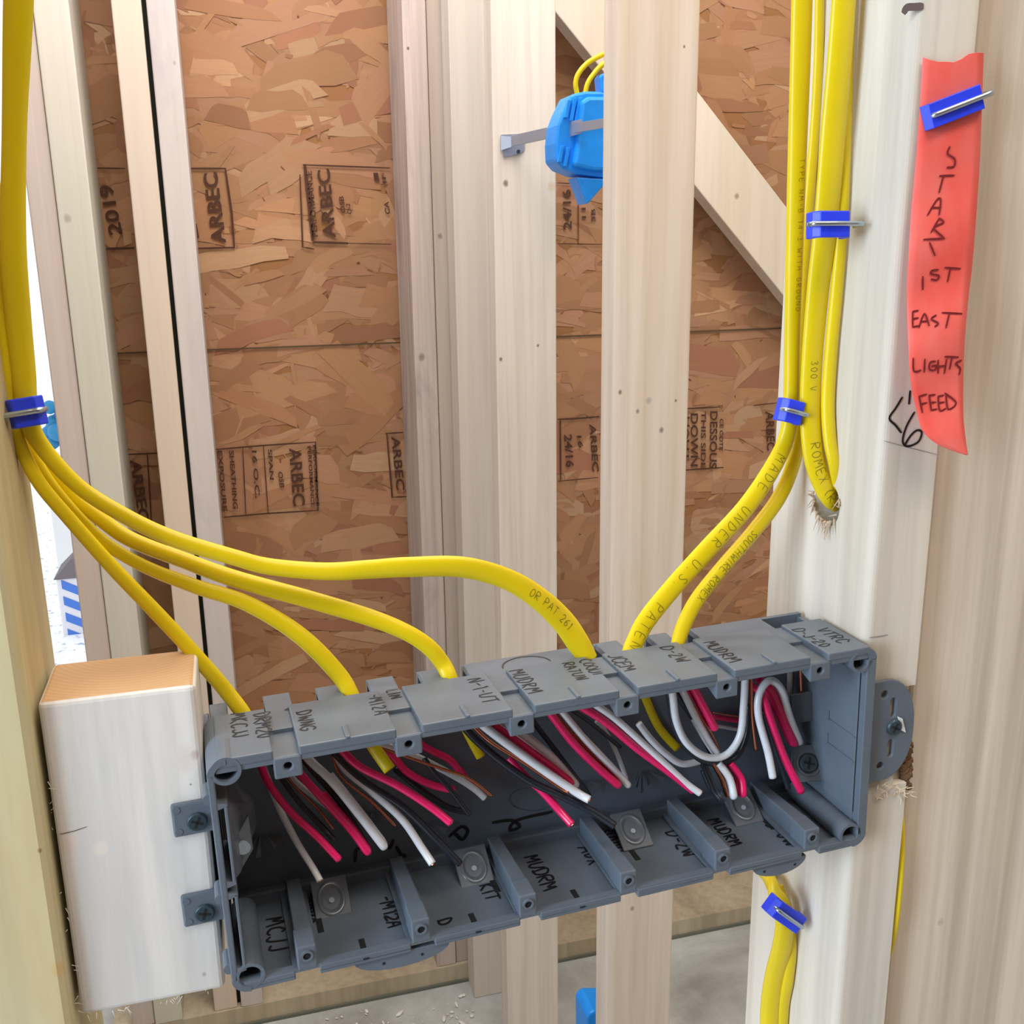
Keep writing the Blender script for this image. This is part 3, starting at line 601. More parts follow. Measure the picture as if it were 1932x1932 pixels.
# bottom wall
bm = new(); bbox(bm, -141, 141, 0, 57, -48.6, -47); bot = finish('bottom_wall', bm, GREY, gb)
cb = new()
for a, b in PAN: bbox(cb, a + .8, b - .8, 3.2, 52, -50, -40)
boolcut(bot, cb)
for i, (a, b) in enumerate(PAN):
    bm = new(); bbox(bm, a, b, -.3, 54, VB, -49.2); bbox(bm, a, b, -.3, 1.8, -50.5, -47.5)
    pan = finish('bottom_panel', bm, GREY, gb, bevel=.0005)
bm = new(); bbox(bm, -139, 139, 50, 55, -50, -43.6); finish('rear_ledge', bm, GREY, gb, bevel=.0008)
# bosses and ribs between gangs
for i, u in enumerate(TABU):
    bm = new(); hexa(bm, [BX(*p) for p in ((u - 5.2, -.4, 36.3), (u + 5.2, -.4, 36.3), (u + 5.2, 11, 40), (u - 5.2, 11, 40), (u - 5.2, -.4, 44.8), (u + 5.2, -.4, 44.8), (u + 5.2, 14, 44), (u - 5.2, 14, 44))])
    t_ = finish('screw_boss', bm, GREY, gb); cb = new(); cyl(cb, BX(u, -2, 41), BW, .0016, .009, 20); boolcut(t_, cb)
    bv = t_.modifiers.new('bevel', 'BEVEL'); bv.width = .0007; bv.segments = 2; bv.limit_method = 'ANGLE'
    bm = new(); bbox(bm, u - 3.9, u + 3.9, -.2, 12, -48, -37.5); hexa(bm, [BX(*p) for p in ((u - 3.5, 11, -49.5), (u + 3.5, 11, -49.5), (u + 3.0, 50, -49.5), (u - 3.0, 50, -49.5), (u - 3.5, 11, -37.6), (u + 3.5, 11, -37.6), (u + 3.0, 50, -39.5), (u - 3.0, 50, -39.5))])
    t_ = finish('divider_rib', bm, GREY, gb, bevel=.0006)
    bm = new(); ring(bm, BX(u, -1.0, -41.7), BW, .0024, .0016, .0012); finish('hole_rim', bm, GREY, t_)
    bm = new(); cyl(bm, BX(u, -.45, -41.7), BW, .0017, .0006, 20); finish('screw_hole', bm, HOLE, t_)
# corner tubes
for (u, v) in ((-137.3, 43.4), (136.2, 42.0), (-137, -45), (135.6, -45.0)):
    bm = new(); ring(bm, BX(u, -.4, v), BW, .0056, .0043, .044 if v < 0 else .016); t_ = finish('corner_tube', bm, GREY, gb, smooth=False)
    bm = new(); cyl(bm, BX(u, 8, v), BW, .0044, .001, 24); finish('tube_bottom', bm, HOLE, t_)
# rim corners
# left wall: two skins with slots between
bm = new(); bbox(bm, -144.2, -141.6, -.4, 54, -46, 43); finish('left_wall', bm, GREY, gb, bevel=.0005)
bm = new()
for (v0, v1) in ((-41, -8), (-3, 29)): bbox(bm, -139.4, -138.2, -.2, 30, v0, v1)
for v in (29.5, -3.5, -8.5, -41.5): hexa(bm, [BX(*p) for p in ((-142, -.2, v - 1.5), (-138, -.2, v - .5), (-138, 30, v - .5), (-142, 30, v - 1.5), (-142, -.2, v + 1.5), (-138, -.2, v + .5), (-138, 30, v + .5), (-142, 30, v + 1.5))])
finish('inner_left_strip', bm, GREY, gb, bevel=.0003)
for v in (33, -9, -40): bm = new(); cyl(bm, BX(-144.4, 0, v), BW, .0022, .01, 16); finish('alignment_bead', bm, GREY, gb)
bm = new(); prism(bm, [BX(-138.2, 2, 27), BX(-138.2, 30, 29), BX(-128, 30, 12), BX(-128, 26, 4), BX(-136, 6, -3), BX(-138.2, 2, -3)], BV * .001); 
prism(bm, [BX(-138, 8, 8), BX(-131, 12, 17), BX(-130.5, 12, 2), BX(-137, 8, -5)], BW * .002)
finish('left_gusset', bm, CLEARG, gb, bevel=.0004)
bm = new(); cyl(bm, BX(-134.2, 7.6, 6), BW, .0028, .002, 20, .0022); finish('gusset_dimple', bm, plastic('pale_plastic', (150, 165, 180), .2), gb)
# right wall
bm = new(); bbox(bm, 138.9, 141.2, 4, 55, -47.5, 43.5); bbox(bm, 139.4, 144.2, -.4, 6, -46, 42); finish('right_wall', bm, GREY, gb, bevel=.0004)
bm = new(); bbox(bm, 138.1, 139.0, 3.2, 54, -36, 37)
t_ = finish('inner_right_wall', bm, GREY, gb, bevel=.0005)
for g_ in ((3.4, 24, 2.2, 3.0), (23.2, 24, 2.2, 7), (3.4, 24, -10.2, -9.4), (23.2, 24, -10.2, -5)):
    bm = new(); bbox(bm, 137.5, 138.5, *g_); finish('wall_ridge', bm, GREY, gb)
# rounded outer corners of the rim
for (cu, cv, a0) in ((-137, 42.2, 90), (137, 42.2, 0), (-137, -45.5, 180), (137, -45.5, 270)):
    bm = new(); n_ = 8; po = []; pi_ = []
    for j in range(n_ + 1):
        a = math.radians(a0 + 90 * j / n_); po.append(BX(cu + 7.1 * math.cos(a), -.5, cv + 6.1 * math.sin(a))); pi_.append(BX(cu + 4.5 * math.cos(a), -.5, cv + 3.8 * math.sin(a)))
    for j in range(n_):
        prism(bm, [po[j], po[j + 1], pi_[j + 1], pi_[j]], BW * (.040 if cu < 0 else .0062))
    bmesh.ops.remove_doubles(bm, verts=bm.verts, dist=1e-6)
    finish('rounded_corner', bm, GREY, gb)
# slots in the bottom panels, and cone pads at the rear
for u in (-92, -45, 1.5): bm = new(); bbox(bm, u - 1.2, u + 1.2, -.7, 12, -49.5, -49.05); finish('panel_slot', bm, HOLE, gb)
for u in (-107, -29.5, 38, 109): bm = new(); bbox(bm, u - 1.3, u + 1.3, 22, 50, -49.4, -49.0); finish('panel_slot', bm, HOLE, gb)
def slab(c, n, up_, w_, h_, t_):            # tilted plate
    n = n.normalized(); up_ = (up_ - n * up_.dot(n)).normalized(); s_ = up_.cross(n)
    return [c + s_ * a * w_ + up_ * b * h_ + n * d * t_ for d in (-.5, .5) for a, b in ((-.5, -.5), (.5, -.5), (.5, .5), (-.5, .5))], s_, up_, n
for i, (px, py, w) in enumerate([(625, 1696, 38), (893, 1636, 38), (1192, 1566, 38), (1400, 1522, 38)]):
    c = PB(px, py, w); nv = (-BW * .55 + BV * .83)
    pts, s_, up_, nn = slab(c, nv, BW, .0155, .019, .0014); bm = new(); hexa(bm, pts); pd = finish('fastener_pad', bm, CLEARG, gb, bevel=.0004)
    bm = new(); n_ = 24; R0 = []; 
    for (k_, dz) in ((1.0, .0008), (.86, .0016), (.74, .0008), (.2, .0004)):
        R0.append([bm.verts.new(c + s_ * .0062 * k_ * math.cos(j / n_ * 2 * math.pi) + up_ * .0080 * k_ * math.sin(j / n_ * 2 * math.pi) + nn * dz) for j in range(n_)])
    for A, B in zip(R0, R0[1:]):
        for j in range(n_): bm.faces.new([A[j], A[(j + 1) % n_], B[(j + 1) % n_], B[j]])
    finish('oval_recess', bm, CLEARG, pd, smooth=True)
    bm = new(); cyl(bm, c + nn * .0008 - up_ * .001, nn, .0012, .0006, 14); finish('pin', bm, plastic('pin_pale', (150, 155, 165), .2), pd)
def screw(parent, c, ax, r, rot=0):
    ax = Vector(ax).normalized(); bm = new(); cyl(bm, c, ax, r, r * .28, 28, r * .86); s_ = finish('screw', bm, SCREW, parent, bevel=r * .05)
    bm = new(); a = ax.orthogonal().normalized(); a.rotate(Matrix.Rotation(rot, 3, ax)); b = ax.cross(a); t = c + ax * r * .27
    for (x, y) in ((a, b), (b, a)):
        prism(bm, [t + x * r * .58 + y * r * .12, t - x * r * .58 + y * r * .12, t - x * r * .58 - y * r * .12, t + x * r * .58 - y * r * .12], ax * r * .05)
    finish('cross_recess', bm, HOLE, s_)
# pads with screws on the rear wall right
c = PB(1524, 1440, 33); pts, s_, up_, nn = slab(c, -BW * .85 + BV * .5 - BU * .2, BV, .015, .0175, .0015); bm = new(); hexa(bm, pts); pd = finish('fastener_pad', bm, CLEARG, gb, bevel=.0004)
bm = new(); ring(bm, c + nn * .0006, nn, .0062, .0052, .0008); finish('oval_recess', bm, CLEARG, pd); screw(pd, c + nn * .0009, nn, .0048, .4)
c = PB(1512, 1335, 38); pts, s_, up_, nn = slab(c, -BW + BV * .1, BV, .012, .015, .0015); bm = new(); hexa(bm, pts); finish('fastener_pad', bm, CLEARG, gb, bevel=.0004)
# side brackets screwed to the block
for (px, py, s1, s2) in ((362, 1545, (372, 1550), .35), (380, 1715, (386, 1722), .5)):
    c = PB(px, py, 15.8)
    bl = (c - BO); u0 = bl.dot(BU) * 1000; v0 = bl.dot(BV) * 1000
    bm = new(); bbox(bm, u0 - 7.2, -143.5, 15.8, 18.2, v0 - 7, v0 + 7); t_ = finish('mounting_tab', bm, GREY, gb, bevel=.0009)
    c2 = PB(s1[0], s1[1], 15.7); bm = new()
    for dv_ in (4.6, -4.6): cyl(bm, BX(u0 - 5.2, 15.6, v0 + dv_), BW, .0014, .0006, 16)
    finish('tab_bead', bm, GREY, t_); screw(t_, c2, -BW, .0040, s2)
# right ear
bm = new(); poly = [(143.5, 28.5), (143.5, -22.5)]
for j in range(17):
    t = -math.pi / 2 + math.pi * j / 16; poly.append((154 + 16 * math.cos(t), 3 + 25.5 * math.copysign(abs(math.sin(t)) ** .85, math.sin(t))))
prism(bm, [BX(u, 3.0, v) for u, v in poly], BW * .0022); ear = finish('right_ear', bm, GREY, gb)
cb = new()
for v in (21.5, -14.5): cyl(cb, BX(152.5, 0, v), BW, .0019, .02, 20)
for v0, v1 in ((11, 17.5), (-9.5, -3.5)):
    prism(cb, [BX(157.5 + 1.5 * math.cos(t), 0, (v1 if math.sin(t) >= 0 else v0) + 1.5 * math.sin(t)) for t in [j / 16 * 2 * math.pi for j in range(16)]], BW * .02)
boolcut(ear, cb); bv = ear.modifiers.new('bevel', 'BEVEL'); bv.width = .0007; bv.segments = 2; bv.limit_method = 'ANGLE'
c2 = PB(1687, 1372, 2.8); screw(ear, c2, -BW, .0041, .3)
bm = new(); prism(bm, [PB(x_, y_, 2.5) for x_, y_ in ((1694, 1352), (1703, 1356), (1709, 1382), (1700, 1378))], BW * .0004); finish('plastic_burr', bm, plastic('white_burr', (215, 220, 225)), ear)
# ears under the box
for u, du in ((-77, 20), (99, 14)):
    bm = new(); poly = [(u + du, -51.2)]
    for j in range(13):
        t = -math.pi * j / 12; poly.append((u + du * math.cos(t), VB + 6.8 * math.sin(t)))
    poly.append((u - du, -51.2)); prism(bm, [BX(a, .8, b) for a, b in poly], BW * .0026); e_ = finish('bottom_ear', bm, GREY, gb, bevel=.0006)
    bm = new()
    for d_ in (-8, 8): cyl(bm, BX(u + d_, .6, VB - 3.0), BW, .0006, .0004, 10)
    finish('ear_mark', bm, HOLE, e_)
# faint star cuts (plastic cable doors) on the back wall
for (px, py) in ((495, 1565), (800, 1545), (1100, 1465), (1215, 1450), (705, 1520)):
    t_ = None; bm = new(); c = PB(px, py, 53.8)
    for j in range(6):
        a = math.radians(200 + 24 * j); b = a + .22; L = .007 + .004 * ((j * 37) % 3) / 2
        prism(bm, [c + (BU * math.cos(a) + BV * math.sin(a)) * .003, c + (BU * math.cos(a) + BV * math.sin(a)) * L - BW * .004, c + (BU * math.cos(b) + BV * math.sin(b)) * L - BW * .003], -BW * .0004)
    finish('plastic_finger', bm, CLEARG, gb)
# marker writing on the box
def top_write(s, px, py, h, w=.00075, ang=0, jit=.08, face='top', lead=1, v_=48.45):
    """text starts at the rear of a panel and runs forward; glyph tops point right"""
    rd = random.Random(s + str(px)); strokes, L = text_strokes(s, h, .25, jit, rd)
    d = CR * ((px - 966) / FPX) + CD * ((py - 966) / FPX) + CF; c = CAM - BO; t = (v_ * .001 - c.dot(BV)) / d.dot(BV); p = c + d * t
    u0, w0 = p.dot(BU), p.dot(BW)
    X = (-BW * math.cos(ang) + BU * math.sin(ang)); Y_ = (BU * math.cos(ang) + BW * math.sin(ang))
    o3 = BO + BU * u0 + BW * w0 + BV * (v_ * .001)
    bm = new(); strokes3d(bm, strokes, lambda x, y: o3 + X * x + Y_ * y, w, BV, 4); finish('marker_writing', bm, INK, gb)
top_write('MKCJJ', 435, 1348, .0058); top_write('DRM20', 478, 1348, .0058)
top_write('DWNG', 560, 1344, .0055, ang=.0); top_write('-MI2A', 693, 1312, .0055)
top_write('LIN', 730, 1303, .0045, v_=47); top_write('V', 537, 1336, .0045, v_=47)
top_write('N-1-UT', 882, 1282, .0062); top_write('MUDRM', 962, 1266, .0062); top_write('RATUN', 1060, 1252, .005); top_write('COOUI', 1092, 1246, .005)
top_write('JCEM', 1146, 1237, .0062); top_write('D-2W', 1246, 1222, .006); top_write('MUDRM', 1325, 1212, .0062); top_write('D-J-20', 1495, 1188, .0055); top_write('VTRC', 1540, 1188, .006)
for s, px, py, h in (('MCJJ', 500, 1735, .0075), ('DRM2', 560, 1700, .006), ('-M12A', 715, 1695, .0062), ('KIT', 905, 1672, .006), ('D', 825, 1738, .006), ('MUDRM', 990, 1618, .0068), ('AUX', 1092, 1600, .0065), ('ROOVI', 1135, 1566, .006), ('D-2W', 1255, 1572, .007), ('MUDRM', 1335, 1548, .006), ('D-JW', 1445, 1556, .0065), ('VTRC', 1510, 1520, .007)):
    top_write(s, px, py, h, .0011, v_=-49.0)
def back_write(pts, w=.0016):
    bm = new(); q = crom([list(PB(px, py, 54.2)) for px, py in pts], 6); ribbon(bm, [Vector(p) for p in q], w, -BW); finish('marker_writing', bm, INK, gb)
back_write([(848, 1578), (870, 1560), (882, 1568), (872, 1584), (858, 1572)]); back_write([(930, 1552), (965, 1548), (980, 1560), (962, 1566), (975, 1548), (1040, 1532)]); back_write([(748, 1598), (760, 1622), (750, 1632), (768, 1628), (762, 1612)])
back_write([(670, 1625), (672, 1605), (680, 1600)]); back_write([(725, 1590), (735, 1600), (742, 1585)])
bm = new(); ribbon(bm, [PB(1003 + 42 * math.cos(t), 1508 + 22 * math.sin(t), 54.2) for t in [j / 30 * 2 * math.pi for j in range(31)]], .0004, -BW); finish('knockout_outline', bm, CLEARG, gb)

# ------------------------------------------------------------------ cables and wires
def cable_rows(pts):                          # (px, py, Y, width px, thickness ratio, twist)
    S = []
    for r in pts:
        px, py, Y, w = r[:4]; th = r[4] if len(r) > 4 else .7; tw = r[5] if len(r) > 5 else 0
        p = P(px, py, Y) if Y > 0 else PX(px, py, -Y); a = w * mpp(p) / 2; S.append([p.x, p.y, p.z, a, a * th, tw])
    return crom(S, 12)
def print_on(parent, S, s, start, h, side=0.0, flip=False, wid=.0004, gap=.3, m=None):
    """print along a cable; start is metres from its first point"""
    F = frames(S); L = [0]
    for a, b in zip(F, F[1:]): L.append(L[-1] + (b[0] - a[0]).length)
    strokes, tot = text_strokes(s, h, gap); bm = new()
    def at(x, y):
        d = start + x; i = 0
        while i < len(L) - 2 and L[i + 1] < d: i += 1
        t = (d - L[i]) / max(1e-9, L[i + 1] - L[i]); a, b = F[i], F[i + 1]; p = a[0].lerp(b[0], t); Nn = a[2].lerp(b[2], t).normalized(); B = a[3].lerp(b[3], t).normalized()
        A = S[i][3]; Th = S[i][4]; o = side - (y - h / 2) * (-1 if flip else 1); o = max(-A * .95, min(A * .95, o)); z = Th * math.sqrt(max(0, 1 - (o / A) ** 2))
        return p + B * o + Nn * (z + .00012), Nn
    for st in strokes:
        q = crom([list(p) for p in st], 3) if len(st) > 2 else [list(st[0]), [(st[0][0] + st[1][0]) / 2, (st[0][1] + st[1][1]) / 2], list(st[1])]
        R = [at(*p[:2]) for p in q]; ribbon(bm, [r[0] for r in R], wid, [r[1] for r in R])
    o = finish('printed_text', bm, m or PRN, parent); return o
WN = [0]
def wire(parent, kind, pts, wpx, w0=40, w1=22, fold=False):
    M_ = {'r': ('red_wire', RED), 'w': ('white_wire', WHT), 'k': ('black_wire', BLK), 'c': ('copper_wire', COP)}[kind]
    n = len(pts); S = []
    for i, p in enumerate(pts):
        w = p[2] if len(p) > 2 else w0 + (w1 - w0) * i / (n - 1); q = PB(p[0], p[1], w); S.append(list(q))
    r = wpx * mpp(S[-1]) / 2
    if fold:                                   # the wire doubles back behind itself
        a, b = Vector(S[-2]), Vector(S[-1]); d = (b - a).normalized(); back = BW * r * 2.3
        S += [list(b + d * r * .9 + back * .3), list(b + d * r * .9 + back * .75), list(b + back), list(a + back * 1.1), list(Vector(S[max(0, n - 3)]) + back * 1.3)]
    S = crom(S, 8); bm = new(); sweep(bm, [q + [r, r, 0] for q in S], 12)
    o = finish(M_[0], bm, M_[1], parent, smooth=True)
    if not fold and kind in 'rwk':              # cut copper end
        a, b = Vector(S[-3]), Vector(S[-1]); bm = new(); cyl(bm, b, b - a, r * .5, r * .25, 10); finish('copper_end', bm, COP, o)
    WN[0] += 1; return o
def cable(name, label, pts, wires=(), stub=None, group='yellow cables of the rough-in', twistless=True):
    S = cable_rows(pts); t = thing(name, label, 'cable', S[0][:3], group); bm = new(); full = list(S)
    def on(a, b): d = (Vector(a[:3]) - Vector(b[:3])).normalized(); return [list(Vector(a[:3]) + d * k_ * .03) + list(a[3:]) for k_ in range(1, 6)]
    if pts[0][1] < 0: full = on(S[0], S[3])[::-1] + full
    if pts[-1][1] > 1940: full = full + on(S[-1], S[-4])
    sweep(bm, full, 20, .92)
    sh = finish('sheath', bm, YEL, t, smooth=True)
    for w in wires: wire(t, *w[:3], **(w[3] if len(w) > 3 else {}))
    if stub:
        for (pp, ww) in stub:
            q = [list(PB(a, b, c)) for a, b, c in pp]; r = ww * mpp(q[0]) / 2; bm = new(); sweep(bm, [x + [r, r * .6, 0] for x in crom(q, 6)], 16); finish('sheath_end', bm, YEL, t, smooth=True)
    return t, S, sh
F_ = dict(fold=True)
YT = .046
# lowest of the left bundle
cable('yellow_cable', 'lowest yellow cable of the left bundle, entering the left end of the grey box',
  [(-30, -40, .045, 20), (-20, 200, .045, 20), (-4, 450, .045, 22), (5, 600, .045, 24), (13, 700, .046, 25), (20, 775, .047, 25), (42, 848, .047, 26), (75, 912, .047, 26), (130, 978, .047, 26), (210, 1068, .047, 27), (286, 1147, .047, 28), (349, 1214, .046, 28), (400, 1272, .045, 29), (430, 1308, .044, 29), (458, 1345, .041, 29), (475, 1375, .039, 26)],
  [('r', [(462, 1375), (490, 1440), (508, 1480), (548, 1532), (600, 1580), (640, 1622)], 14, dict(w0=42, w1=20)),
   ('w', [(470, 1380), (508, 1478), (532, 1535), (562, 1592), (590, 1637), (604, 1662)], 13, dict(w0=46, w1=24)),
   ('k', [(490, 1390), (522, 1452), (560, 1508), (608, 1560), (630, 1583)], 11, dict(w0=46, w1=30)),
   ('c', [(500, 1390), (545, 1470), (598, 1524), (629, 1564)], 5, dict(w0=46, w1=32)),
   ('w', [(520, 1410), (552, 1468), (600, 1508), (640, 1538), (664, 1560)], 11, dict(w0=48, w1=40)),
   ('r', [(530, 1400), (565, 1458), (610, 1508), (662, 1565), (690, 1603)], 15, dict(w0=40, w1=24, fold=True)),
   ('k', [(548, 1400), (588, 1452), (640, 1512), (690, 1592)], 12, dict(w0=46, w1=32)),
   ('w', [(555, 1395), (582, 1432), (626, 1474), (680, 1540), (720, 1592)], 16, dict(w0=38, w1=24, fold=True))])
cable('yellow_cable', 'second lowest yellow cable of the left bundle, bending into the box between first and third',
  [(22, 760, .052, 22), (52, 840, .054, 25), (95, 915, .054, 25), (163, 993, .053, 24), (212, 1034, .052, 24), (280, 1072, .052, 25), (373, 1108, .051, 28), (458, 1135, .05, 30), (535, 1177, .049, 32), (590, 1220, .047, 33), (640, 1274, .045, 32), (662, 1310, .042, 30), (680, 1350, .040, 25)],
  [('r', [(610, 1375), (642, 1412), (680, 1447), (750, 1482), (812, 1522), (851, 1553)], 15, dict(w0=40, w1=18)),
   ('k', [(610, 1395), (645, 1435), (692, 1478), (760, 1522), (820, 1580), (868, 1630)], 14, dict(w0=44, w1=22)),
   ('w', [(625, 1400), (650, 1450), (700, 1492), (758, 1545), (796, 1600), (816, 1630)], 15, dict(w0=44, w1=20)),
   ('c', [(625, 1410), (634, 1448), (652, 1474), (700, 1512), (746, 1558)], 6, dict(w0=44, w1=30)),
   ('r', [(690, 1380), (745, 1432), (770, 1458), (812, 1480), (858, 1491)], 14, dict(w0=46, w1=38)),
   ('k', [(745, 1450), (775, 1475), (815, 1505), (850, 1525), (882, 1532)], 12, dict(w0=48, w1=40))],
  stub=[([(690, 1380, 40), (704, 1408, 36), (735, 1452, 28)], 24)])
cable('yellow_cable', 'third yellow cable up in the left bundle, entering the box near its middle',
  [(30, 755, .060, 22), (62, 830, .060, 26), (130, 928, .058, 27), (186, 976, .057, 28), (247, 1018, .056, 30), (349, 1058, .055, 31), (443, 1092, .054, 33), (587, 1132, .052, 34), (700, 1166, .050, 33), (768, 1194, .048, 31), (810, 1222, .047, 31), (835, 1252, .046, 30), (848, 1278, .043, 30), (858, 1310, .041, 26)],
  [('w', [(680, 1370), (706, 1396), (778, 1424), (850, 1460), (892, 1486), (915, 1506)], 13, dict(w0=44, w1=34)),
   ('r', [(770, 1385), (806, 1412), (846, 1432), (872, 1460), (885, 1478), (902, 1494)], 13, dict(w0=48, w1=42, fold=True)),
   ('c', [(660, 1375), (692, 1400), (762, 1426), (832, 1450), (884, 1468), (928, 1502)], 6, dict(w0=38, w1=28)),
   ('k', [(800, 1430), (818, 1455), (850, 1490), (886, 1538)], 10, dict(w0=38, w1=28)),
   ('k', [(860, 1350), (892, 1390), (940, 1432), (1000, 1474), (1060, 1502), (1120, 1532), (1160, 1558)], 15, dict(w0=42, w1=16)),
   ('c', [(870, 1340), (892, 1368), (926, 1400), (990, 1440), (1048, 1480), (1073, 1495)], 7, dict(w0=38, w1=22)),
   ('w', [(880, 1335), (906, 1364), (960, 1406), (1030, 1456), (1086, 1494), (1112, 1509)], 16, dict(w0=38, w1=18)),
   ('r', [(895, 1330), (922, 1358), (972, 1396), (1030, 1440), (1074, 1474)], 12, dict(w0=40, w1=28, fold=True)),
   ('w', [(915, 1330), (944, 1358), (1000, 1398), (1050, 1440), (1082, 1476)], 16, dict(w0=42, w1=32, fold=True)),
   ('r', [(960, 1430), (988, 1462), (1022, 1492), (1056, 1530), (1079, 1556)], 15, dict(w0=40, w1=18)),
   ('k', [(990, 1340), (1014, 1372), (1060, 1432), (1112, 1502)], 10, dict(w0=46, w1=44))],
  stub=[([(875, 1365, 46), (888, 1392, 44), (907, 1428, 42)], 19)])
t, S, sh = cable('yellow_cable', 'thick top yellow cable of the left bundle, arching across to mid box',
  [(36, -30, .03, 54, .5), (33, 60, .032, 52, .5), (27, 250, .036, 44, .6), (25, 450, .04, 46, .6), (34, 600, .044, 47, .6), (44, 700, .046, 44), (52, 775, .046, 38), (72, 832, .046, 32), (144, 914, .046, 29), (233, 972, .045, 30), (326, 1016, .044, 31), (443, 1052, .043, 31), (509, 1069, .043, 32), (613, 1078, .042, 34), (700, 1074, .041, 38, .55, .25), (768, 1070, .04, 41, .5, .3), (872, 1070, .04, 42, .5, .25), (955, 1092, .041, 40, .5, 0), (1015, 1128, .042, 44, .5, -.2), (1062, 1172, .043, 48, .45, -.3), (1092, 1215, .042, 44, .5), (1112, 1245, .041, 34)],
  [('r', [(1015, 1320), (1040, 1348), (1080, 1400), (1130, 1450), (1162, 1478)], 15, dict(w0=38, w1=28, fold=True)),
   ('c', [(1030, 1320), (1060, 1360), (1110, 1415), (1168, 1470)], 6, dict(w0=41, w1=33)),
   ('w', [(1040, 1315), (1058, 1340), (1108, 1400), (1156, 1450), (1182, 1478)], 13, dict(w0=38, w1=30, fold=True)),
   ('w', [(1125, 1360), (1142, 1380), (1165, 1425), (1182, 1470)], 9, dict(w0=48, w1=46)),
   ('r', [(1060, 1305), (1092, 1330), (1142, 1362), (1202, 1412), (1262, 1456), (1308, 1492)], 15, dict(w0=34, w1=24)),
   ('k', [(1050, 1320), (1080, 1340), (1120, 1368), (1170, 1410)], 8, dict(w0=40, w1=44)),
   ('w', [(1085, 1300), (1118, 1326), (1162, 1357), (1232, 1420), (1290, 1474), (1321, 1497)], 13, dict(w0=34, w1=22))])
print_on(t, S, 'OR PAT 261', sum((Vector(a[:3]) - Vector(b[:3])).length for a, b in zip(S[:17 * 12 + 8], S[1:17 * 12 + 9])), .0036, wid=.0003)
# right bundle
def ylen(S, k_): return sum((Vector(a[:3]) - Vector(b[:3])).length for a, b in zip(S[:k_], S[1:k_ + 1]))
YR = .062
t, S, sh = cable('yellow_cable', 'left yellow cable of the right bundle, printed MADE UNDER U.S. PATENT',
  [(1514, -30, .05, 44, .5), (1510, 120, .052, 42, .5), (1504, 300, .055, 38, .6), (1498, 500, .058, 34, .7), (1494, 650, .06, 30, .8), (1492, 760, .06, 30, .8), (1484, 825, .06, 32), (1456, 885, .058, 35, .6), (1405, 960, .055, 37, .55), (1335, 1036, .052, 38, .5), (1270, 1108, .05, 38, .5), (1220, 1170, .047, 38, .5), (1196, 1215, .044, 36, .5), (1186, 1240, .042, 32)],
  [('w', [(1255, 1270), (1268, 1305), (1276, 1360), (1296, 1402), (1332, 1428), (1370, 1424), (1396, 1388), (1403, 1330), (1406, 1270)], 14, dict(w0=24, w1=30)),
   ('k', [(1246, 1270), (1262, 1312), (1272, 1370), (1300, 1417), (1340, 1440), (1386, 1430), (1408, 1388), (1412, 1330)], 11, dict(w0=28, w1=36)),
   ('w', [(1268, 1270), (1286, 1300), (1312, 1352), (1336, 1396), (1350, 1418)], 14, dict(w0=34, w1=30, fold=True)),
   ('k', [(1262, 1280), (1278, 1312), (1312, 1362), (1342, 1420)], 12, dict(w0=38, w1=36)),
   ('r', [(1285, 1265), (1306, 1294), (1326, 1330), (1346, 1368)], 16, dict(w0=34, w1=30, fold=True)),
   ('c', [(1290, 1290), (1304, 1324), (1340, 1380), (1356, 1412)], 5, dict(w0=36, w1=33)),
   ('w', [(1205, 1365), (1228, 1395), (1256, 1422), (1286, 1441), (1322, 1436)], 13, dict(w0=40, w1=34)),
   ('k', [(1322, 1432), (1336, 1462), (1348, 1492), (1360, 1507)], 13, dict(w0=34, w1=26, fold=True)),
   ('c', [(1345, 1440), (1362, 1470), (1372, 1500)], 6, dict(w0=32, w1=28, fold=True)),
   ('w', [(1356, 1440), (1376, 1468), (1384, 1498)], 14, dict(w0=32, w1=26, fold=True)),
   ('r', [(1378, 1440), (1398, 1468), (1402, 1494)], 14, dict(w0=33, w1=27, fold=True))],
  stub=[([(1215, 1310, 54), (1242, 1370, 53), (1278, 1412, 51)], 17)])
print_on(t, S, 'MADE  UNDER  U.S.  PATENT  8701', ylen(S, 6 * 12 + 7), .0048, wid=.0003, gap=.55)
print_on(t, S, 'TYPE NM-B 14-3 WITH GROUND', ylen(S, 24), .0026, wid=.00018, gap=.5, side=-.001)
